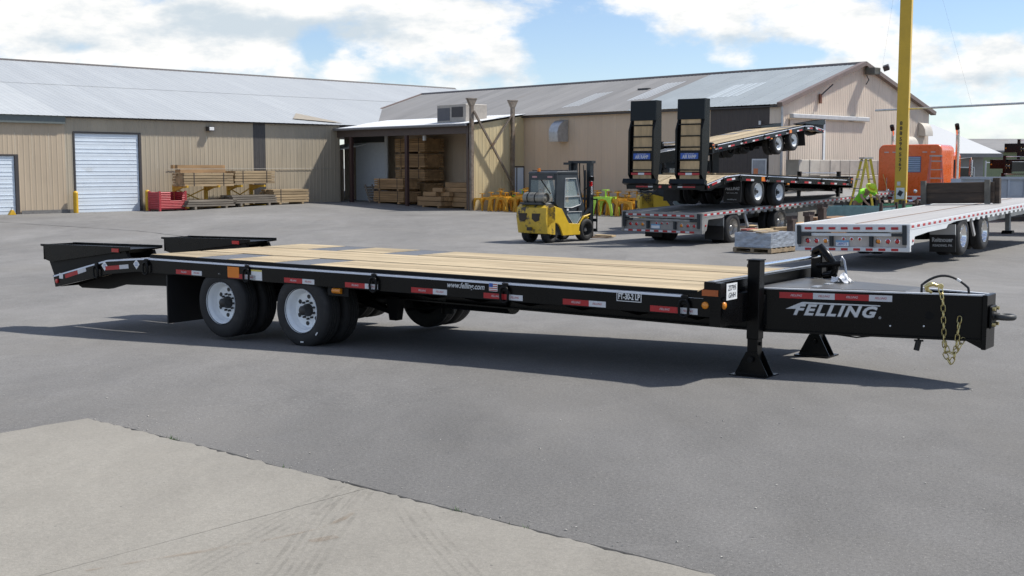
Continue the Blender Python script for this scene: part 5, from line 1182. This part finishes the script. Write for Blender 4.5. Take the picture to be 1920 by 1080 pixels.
# ------------------------------------------------------------------ bins, timbers and stands between the flatbeds
teal = M('teal_paint', (.22,.36,.36), .6, var=.15, dirt=(.20,.12,.07), dscale=3, dth=(.58,.7)); grn = M('green_paint', (.10,.30,.17), .6, var=.15, dirt=(.12,.09,.06), dscale=3, dth=(.6,.75))
rust = M('rusty_steel', (.085,.06,.05), .8, var=.4, scale=8)
def steel_bin(label, loc, rz, w, l, h, mat):
    B = thing('steel_bin', label, 'bin', loc, rz, 'steel bins between the flatbeds')
    MB().box(0,.03,-w/2,w/2,.1,h).build('end_panel', mat, B); MB().box(l-.03,l,-w/2,w/2,.1,h).build('end_panel', mat, B)
    MB().box(.031,l-.031,-w/2,-w/2+.03,.1,h-.002).build('side_panel', mat, B); MB().box(.031,l-.031,w/2-.03,w/2,.1,h-.002).build('side_panel', mat, B)
    MB().box(.031,l-.031,-w/2+.031,w/2-.031,.10,.13).build('floor', mat, B)
    for x in (-.02,l-.06):
        for y in (-w/2-.04,w/2-.04): MB().box(x,x+.08,y,y+.08,0,h+.12).build('corner_post', rust, B)
    for y in (-w/2-.012,w/2-.02): MB().box(.065,l-.065,y,y+.03,h-.01,h+.03).build('rim', rust, B)
    return B
steel_bin('teal steel bin in front of the bending worker', (10.15,36.35,G(10.2,36.4)), R(50), 1.75, 1.15, 1.02, teal)
steel_bin('green steel bin right of the teal bin', (11.62,37.5,G(11.6,37.5)), R(50), .85, 1.0, 1.06, grn)
steel_bin('long rusty brown steel bin by the crane post', (12.6,37.6,G(12.6,37.6)), R(53), 1.3, 1.6, 1.05, rust)
def pile(label, loc, rz, items):
    P = thing('timber_pile', label, 'timber', loc, rz, 'timber piles between the flatbeds')
    for (x, y, z, L, w, h, a, mt) in items: MB().obox((x,y,z+h/2), (L,w,h), (0,0,a)).build('timber', mt, P, bevel=.01)
    return P
brn = M('brown_timber', (.24,.14,.075), .85, var=.25, stretch=(.3,1,1)); 
pile('stack of square brown timbers below the teal bin', (9.0,34.6,G(9,34.6)), R(48), [(0,-.35,.06,1.9,.28,.24,0,brn),(0,0,.06,1.9,.28,.24,0,brn),(0,.35,.06,1.9,.28,.24,0,brn),(.1,-.3,.31,1.8,.28,.24,.04,brn),(.05,.06,.31,1.8,.28,.24,-.03,brn),(.1,.36,.31,1.8,.26,.24,0,lum_g),(.2,-.2,.56,1.6,.26,.22,.05,brn),(.15,.15,.56,1.7,.26,.22,0,brn),(-.5,-.25,.60,1.9,.22,.10,.55,lum_g)])
pile('loose pale boards beside the rusty stands', (7.95,34.0,G(8,34)), R(40), [(0,-.4,.35,1.6,.2,.08,.1,lum),(0,-.1,.35,1.7,.22,.08,-.1,lum),(0,.2,.35,1.6,.2,.08,0,lum_g),(.1,-.2,.44,1.5,.2,.09,.1,lum),(0,.15,.44,1.5,.22,.09,-.15,lum),(.1,0,.54,1.2,.2,.10,.4,lum_o),(0,-.3,.05,1.5,.3,.28,0,rust),(0,.25,.05,1.5,.3,.28,0,rust)])
for i, (u, D, h, lab) in enumerate(((1484,33.2,.75,'leftmost rusty steel stand between the flatbeds'),(1516,33.4,.85,'rusty steel stand between the loose boards and brown timbers'),(1541,33.8,1.05,'tallest rusty steel stand left of the brown timbers'))):
    x = (u-960)/2284*D; o = thing('steel_stand', lab, 'stand', (x,D,G(x,D)), R(50), 'rusty stands between the flatbeds')
    MB().box(-.09,.09,-.09,.09,.02,h).build('post', rust, o); MB().box(-.2,.2,-.2,.2,0,.02).build('foot', rust, o); MB().prism([(-.17,h),(.17,h),(.17,h+.12),(.12,h+.03),(-.12,h+.03),(-.17,h+.12)], 'y', -.09, .09).build('saddle', rust, o)
# ------------------------------------------------------------------ workers
def skin_obj(name, joints, edges, mat, parent, lv=2):
    names = list(joints); me = bpy.data.meshes.new(name)
    me.from_pydata([joints[n][0] for n in names], [(names.index(a), names.index(b)) for a, b in edges], [])
    o = bpy.data.objects.new(name, me); COL.objects.link(o); o.parent = parent; me.materials.append(mat)
    sk = o.modifiers.new('skin', 'SKIN'); sk.use_smooth_shade = True
    for i, n in enumerate(names):
        r = joints[n][1]; me.skin_vertices[0].data[i].radius = r if isinstance(r, tuple) else (r, r); me.skin_vertices[0].data[i].use_root = (i == 0)
    sb = o.modifiers.new('sub', 'SUBSURF'); sb.levels = lv; sb.render_levels = lv
    return o
skin_m = M('skin', (.42,.24,.16), .55, var=.05); denim = M('denim', (.04,.055,.09), .85, var=.15); boot = M('boot', (.05,.035,.025), .7)
def worker(label, loc, rz, bend):
    W = thing('person', label, 'person', loc, rz)
    if bend:   # leaning forward (towards -y) over the bin, head down
        pel, wst, chs, nck, hd = (0,.30,.96), (0,.16,1.12), (0,-.08,1.30), (0,-.24,1.40), (0,-.37,1.42)
        sh = (.19,-.13,1.36); elb = (.33,-.33,1.16); wr = (.27,-.50,.98); hn = (.24,-.57,.93)
    else:
        pel, wst, chs, nck, hd = (0,0,.96), (0,0,1.14), (0,-.01,1.36), (0,-.03,1.53), (0,-.05,1.66)
        sh = (.20,-.01,1.45); elb = (.27,-.08,1.18); wr = (.22,-.30,1.10); hn = (.20,-.38,1.10)
    J = {'pel': (pel,(.15,.11)), 'wst': (wst,(.14,.10)), 'chs': (chs,(.16,.115)), 'nck': (nck,.055), 'hd': (hd,.085), 'top': (tuple(Vector(hd)+(Vector(hd)-Vector(nck))*.65),.07)}
    E = [('pel','wst'),('wst','chs'),('chs','nck'),('nck','hd'),('hd','top')]
    for s, t in ((1,'l'),(-1,'r')):
        q = lambda p: (p[0]*s, p[1], p[2])
        J['sh'+t] = (q(sh),.062); J['el'+t] = (q(elb),.046); J['wr'+t] = (q(wr),.032); J['hn'+t] = (q(hn),(.040,.022))
        J['hip'+t] = ((s*.10,pel[1],pel[2]-.06),.095); J['kn'+t] = ((s*.12,pel[1]-.08,.50),.066); J['an'+t] = ((s*.12,pel[1],.09),.045); J['to'+t] = ((s*.13,pel[1]-.16,.04),.04)
        E += [('chs','sh'+t),('sh'+t,'el'+t),('el'+t,'wr'+t),('wr'+t,'hn'+t),('pel','hip'+t),('hip'+t,'kn'+t),('kn'+t,'an'+t),('an'+t,'to'+t)]
        for k in range(4):
            J['f%d%s' % (k,t)] = (tuple(Vector(q(hn))+Vector((s*(.018*(k-1.5)),-.05,-.045+.004*k))),.010); J['g%d%s' % (k,t)] = (tuple(Vector(q(hn))+Vector((s*(.016*(k-1.5)),-.075,-.085))),.009); E += [('hn'+t,'f%d%s' % (k,t)),('f%d%s' % (k,t),'g%d%s' % (k,t))]
        J['th'+t] = (tuple(Vector(q(hn))+Vector((-s*.05,-.01,-.03))),.011); E.append(('hn'+t,'th'+t))
    body = skin_obj('body', J, E, skin_m, W)
    up = lambda k, d: (J[k][0], tuple(x+d for x in J[k][1]) if isinstance(J[k][1], tuple) else J[k][1]+d)
    mid = lambda a, b, f, r: (tuple(Vector(J[a][0]).lerp(Vector(J[b][0]), f)), r)
    SJ = {'wst': up('wst',.02), 'pel': up('pel',.015), 'chs': up('chs',.022), 'nk': mid('chs','nck',.7,.085)}; SE = [('wst','pel'),('wst','chs'),('chs','nk')]
    TJ = {'pel': up('pel',.018), 'w': mid('pel','wst',.3,(.155,.115))}; TE = [('pel','w')]
    for t in 'lr':
        SJ['sh'+t] = up('sh'+t,.024); SJ['sl'+t] = mid('sh'+t,'el'+t,.75,.072); SE += [('chs','sh'+t),('sh'+t,'sl'+t)]
        TJ['h'+t] = up('hip'+t,.012); TJ['k'+t] = up('kn'+t,.018); TJ['a'+t] = up('an'+t,.022); TE += [('pel','h'+t),('h'+t,'k'+t),('k'+t,'a'+t)]
        o = MB(); p = J['to'+t][0]; o.lathe([(0,-.02),(.055,-.01),(.06,.04),(.045,.07),(0,.085)], (p[0],p[1]+.05,.03), 'z', 14); b = o.build('boot', boot, W, smooth=60); 
    skin_obj('shirt', SJ, SE, greenm, W); skin_obj('trousers', TJ, TE, denim, W)
    # wide brimmed hat along the head axis
    ax = (Vector(J['top'][0])-Vector(J['nck'][0])).normalized() if not bend else Vector((0,-.72,.69))
    hm = MB(); hm.lathe([(.20,-.005),(.195,.006),(.118,.02),(.112,.07),(.09,.12),(.05,.14),(0,.145)], (0,0,0), 'z', 22); h = hm.build('hat', M('hat_lime', (.62,.80,.03), .6), W, smooth=40)
    h.location = Vector(hd)+ax*.035; h.rotation_euler = ax.to_track_quat('Z','Y').to_euler()
    MB().lathe([(.121,.022),(.121,.05),(.117,.05)], (0,0,0), 'z', 22).build('hat_band', M('hat_orange', (.75,.28,.04), .6), h)
    return W
worker('worker in lime shirt and brimmed hat bending over the teal bin', (11.05,38.45,G(11.05,38.45)+.10), R(24), True)
worker('second worker in lime shirt seen between the raised ramps', (5.55,44.4,G(5.5,44.4)+.0), R(30), False)
# ------------------------------------------------------------------ orange truck
org = M('truck_orange', (.74,.115,.006), .28, var=.05, coat=.6)
TR = thing('semi_truck', 'orange sleeper truck with chrome stacks seen from behind', 'truck', (14.72,45.35,G(15,45.5)), R(56))
def rounded(hw, z0, z1, r, n=6):
    p = [(-hw,z0),(hw,z0)]
    p += [(hw-r+r*math.cos(t), z1-r+r*math.sin(t)) for t in [PI/2*k/n for k in range(n+1)]]
    p += [(-hw+r+r*math.cos(t), z1-r+r*math.sin(t)) for t in [PI/2+PI/2*k/n for k in range(n+1)]]
    return p
sl = MB().prism(rounded(1.16,.95,3.0,.22), 'x', 0, 1.75).build('sleeper', org, TR, smooth=40, bevel=.06, seg=3)
MB().prism(rounded(1.05,.95,2.75,.2), 'x', 1.75, 3.2).build('cab', org, TR, smooth=40, bevel=.04, seg=2)
MB().prism([(3.2,.8),(5.3,.8),(5.3,1.55),(3.2,1.85)], 'y', -.62, .62).build('hood', org, TR, bevel=.08, seg=2)
for s in (-1, 1):
    MB().prism([(3.55,.55)]+[(4.35-.62*math.cos(t), .55+.55*math.sin(t)) for t in [PI*k/12 for k in range(13)]]+[(5.15,.55)], 'y', s*1.15, s*.64).build('fender', org, TR, smooth=40)
    big_wheel(TR, 4.35, s*1.12, .50, s, .50, chrome)
    for x in (-.9,.42-.1): big_wheel(TR, x-.6, s*1.14, .50, s, .50, chrome); 
    st_ = MB().tube([(1.95,s*1.22,.9),(1.95,s*1.22,3.35),(1.93,s*1.22,3.5),(1.80,s*1.22,3.68)], .075, 14).build('exhaust_stack', chrome, TR, smooth=60)
    MB().tube([(1.86,s*1.22,3.60),(1.74,s*1.22,3.77)], .08, 14).build('stack_tip', black2, st_, smooth=60)
    MB().cyl((2.3,s*1.0,.62),(3.3,s*1.0,.62),.32,n=20).build('fuel_tank', chrome, TR, smooth=40)
    m = MB(); m.tube([(3.1,s*1.05,2.5),(3.15,s*1.45,2.55),(3.15,s*1.45,1.75),(3.1,s*1.05,1.75)], .018, 6); m.box(3.12,3.18,s*1.52,s*1.38,1.85,2.45); m.build('mirror', chrome, TR)
    MB().prism([(1.9,1.75),(2.9,1.75),(2.9,2.45),(1.9,2.45)], 'y', s*1.052, s*1.055).build('side_window', M('dark_glass', (.02,.025,.03), .05), TR)
    MB().box(.1,.14,s*1.165,s*1.175,1.7,2.0).build('grab_handle', chrome, TR)
MB().box(-2.4,5.0,-.45,-.36,.62,.86).build('frame_rail', black2, TR); MB().box(-2.4,5.0,.36,.45,.62,.86).build('frame_rail', black2, TR)
MB().box(5.3,5.36,-.55,.55,.75,1.5).build('grille', chrome, TR)
lv = MB().box(-.02,.0,-.42,.22,1.98,2.56).build('louvre_panel', M('louvre_blue', (.05,.12,.26), .4), TR)
for k in range(8): MB().obox((-.035,-.10,2.03+k*.068),(.012,.60,.040),(0,-.5,0)).build('louvre_slat', M('louvre_pale', (.45,.58,.75), .4), lv)
for y in (-.85,-.55,.30,.55,.85): MB().box(-.03,.0,y-.08,y+.08,2.70,2.74).build('roof_marker', M('marker_pale', (.5,.42,.40), .3), TR)
for y in (-.75,-.25,.45,.95-.2): MB().lathe([(.075,0),(.07,-.012),(0,-.02)], (-.0,y,1.28), 'x', 16).build('work_lamp', chrome, TR, smooth=60)
MB().tube([(-.03,.80,1.25),(-.08,.80,1.28),(-.08,.80,1.75),(-.03,.80,1.78)], .015, 6).build('grab_rail', chrome, TR)
MB().tube([(-.05,.95,1.9),(-.25,.6,1.0)], .012, 6).build('air_line', M('line_yellow', (.5,.4,.12), .5), TR)
rk = MB(); rk.box(-.5,-.42,-1.1,1.1,.95,1.12); rk.build('rear_light_bar', white_p, TR)
for k in range(6): MB().box(-.506,-.5,-1.0+k*.36,-.82+k*.36,1.0,1.07).build('reflective_tape', tape_r, TR)
# ------------------------------------------------------------------ grey steel body and stacked trailers at the right edge
gb = M('grey_blue_paint', (.36,.40,.46), .5, var=.08, dirt=(.22,.20,.19), dscale=2, dth=(.6,.75))
GB = thing('dump_container', 'long grey-blue steel container with framed panels behind the timber bulkhead', 'container', (14.55,39.6,G(14.5,39.5)), R(-12))
MB().box(0,6.2,0,.05,1.18,1.80).build('side_sheet', gb, GB); MB().box(-.02,6.22,-.07,.09,1.80,1.88).build('top_rail', gb, GB); MB().box(-.02,6.22,-.06,.08,1.10,1.18).build('bottom_rail', gb, GB)
for x in (0,.75,1.42,1.9,2.9,3.9,4.9,5.9): MB().box(x,x+.07,-.045,.0,1.18,1.80).build('stiffener', gb, GB)
MB().box(1.48,1.89,-.012,.0,1.28,1.72).build('panel_plate', gb, GB)
MB().box(.02,6.2,.09,2.3,1.10,1.16).build('floor', gb, GB); MB().box(0,6.2,2.3,2.35,1.18,1.80).build('side_sheet', gb, GB)
for x in (.5,3.,5.6):
    for y in (.2,2.1): MB().box(x-.1,x+.1,y-.1,y+.1,0,1.1).build('support_post', rust, GB)
for i, (z, rz, lab, dx) in enumerate(((0.0,231,'lowest black trailer of the stack at the right edge',0),(.72,231,'second lowest black trailer of the stack at the right edge',.1),(1.42,231,'second highest black trailer of the stack at the right edge',.2),(2.1,231,'topmost black trailer of the stack at the right edge',1.3))):
    o = copy_tree(TB); o['label'] = lab; o['group'] = 'black trailers stacked at the right edge'; o.name = 'parked_trailer'
    o.location = (23.6+dx,53.0+dx*1.2,G(23,52)+z); o.rotation_euler = (0,0,R(rz)); o.scale = (1,1,1)
# ------------------------------------------------------------------ far background at the right
HT = thing('small_office', 'small hut with a white hipped roof behind the orange truck', 'hut', (22.4,67.,-.25), R(8))
MB().box(-2.4,2.4,-2.2,2.2,0,2.75).build('wall', M('grey_siding', (.28,.28,.27), .7, var=.1), HT)
MB().add([(-3.1,-2.9,2.78),(3.1,-2.9,2.78),(3.1,2.9,2.78),(-3.1,2.9,2.78),(-.6,0,4.4),(.6,0,4.4)], [(0,1,5,4),(1,2,5),(2,3,4,5),(3,0,4),(3,2,1,0)]).build('roof', M('white_roof', (.46,.48,.50), .6, var=.03), HT)
MB().box(-3.1,3.1,-2.92,-2.9,2.60,2.80).build('fascia', M('fascia_grey', (.22,.215,.21), .6), HT)
w_ = MB().box(1.0,1.9,-2.24,-2.2,1.1,2.1).build('window', white_p, HT); MB().box(1.06,1.84,-2.25,-2.24,1.16,2.04).build('pane', M('dark_glass', (.02,.025,.03), .05), w_)
GBD = thing('green_warehouse', 'long olive green warehouse with grey roof in the far distance', 'building', (48.,100.,-.25), R(-3))
olive = M('olive_siding', (.20,.235,.13), .6, var=.05, scale=.5)
panels(GBD, 'siding_panel', olive, -14, 16, 3.5, frame=wf, pitch=.4, pw=2.)
MB().prism([(-.5,3.45),(6,4.55),(12.5,3.45),(12.5,3.3),(-.5,3.3)], 'x', -14.5, 16.5).build('roof', roof_g, GBD)
MB().box(-14,16,.05,12,0,3.3).build('wall', olive, GBD)
GT = thing('chain_link_gate', 'grey tube gate in front of the olive green warehouse', 'gate', (23.6,61.,-.25), R(5))
for x in (0,2.3,4.6): MB().cyl((x,0,0),(x,0,2.4),.045,n=8).build('gate_post', galv, GT)
for z in (.15,1.3,2.3): MB().cyl((0,0,z),(4.6,0,z),.028,n=8).build('gate_rail', galv, GT)
m = MB()
for k in range(46): m.bar((k*.1,0,.15),(min(4.6,k*.1+1.1),0,.15+min(2.15,(4.6-k*.1)/1.1*2.15 if k*.1+1.1 > 4.6 else 2.15)),.004,.004)
m.build('mesh_wire', galv, GT)['kind'] = 'stuff'
MB().bar((.1,-.04,.3),(2.2,-.04,1.2),.03,.03).build('gate_brace', M('brace_yellow', (.5,.42,.1), .6), GT)
def car(label, loc, rz, mat):
    C_ = thing('parked_car', label, 'car', loc, rz, 'cars parked by the far gate')
    MB().prism([(-2.2,.35),(2.2,.35),(2.25,.70),(1.9,.85),(1.0,.95),(-1.9,.98),(-2.25,.80)], 'y', -.88, .88).build('body', mat, C_, bevel=.06, seg=2)
    MB().prism([(-1.75,.96),(1.0,.94),(.35,1.42),(-1.1,1.45)], 'y', -.74, .74).build('cabin', mat, C_, bevel=.05, seg=2)
    gl = M('dark_glass', (.02,.025,.03), .05)
    for s in (-1, 1): MB().prism([(-1.45,1.0),(.75,1.0),(.28,1.35),(-1.0,1.37)], 'y', s*.742, s*.745).build('side_window', gl, C_)
    MB().add([(1.0,-.66,.97),(1.0,.66,.97),(.40,.62,1.39),(.40,-.62,1.39)], [(0,1,2,3)]).build('windscreen', gl, C_).location = (.02,0,.015)
    for x in (-1.35,1.35):
        for s in (-1, 1): big_wheel(C_, x, s*.90, .32, s, .32, galv)
    for s in (-1, 1): MB().box(2.2,2.26,s*.8,s*.5,.62,.74).build('headlight', paperw, C_)
    return C_
car('silver car parked beside the white-roofed hut', (26.0,70.,-.25), R(70), M('car_silver', (.45,.48,.52), .3, .4, coat=.5))
car('pale blue car parked behind the grey gate', (27.6,66.5,-.25), R(160), M('car_blue', (.30,.40,.50), .3, .3, coat=.5))
scene.cycles.max_bounces = 6; scene.cycles.diffuse_bounces = 3; scene.cycles.glossy_bounces = 3; scene.cycles.transparent_max_bounces = 6
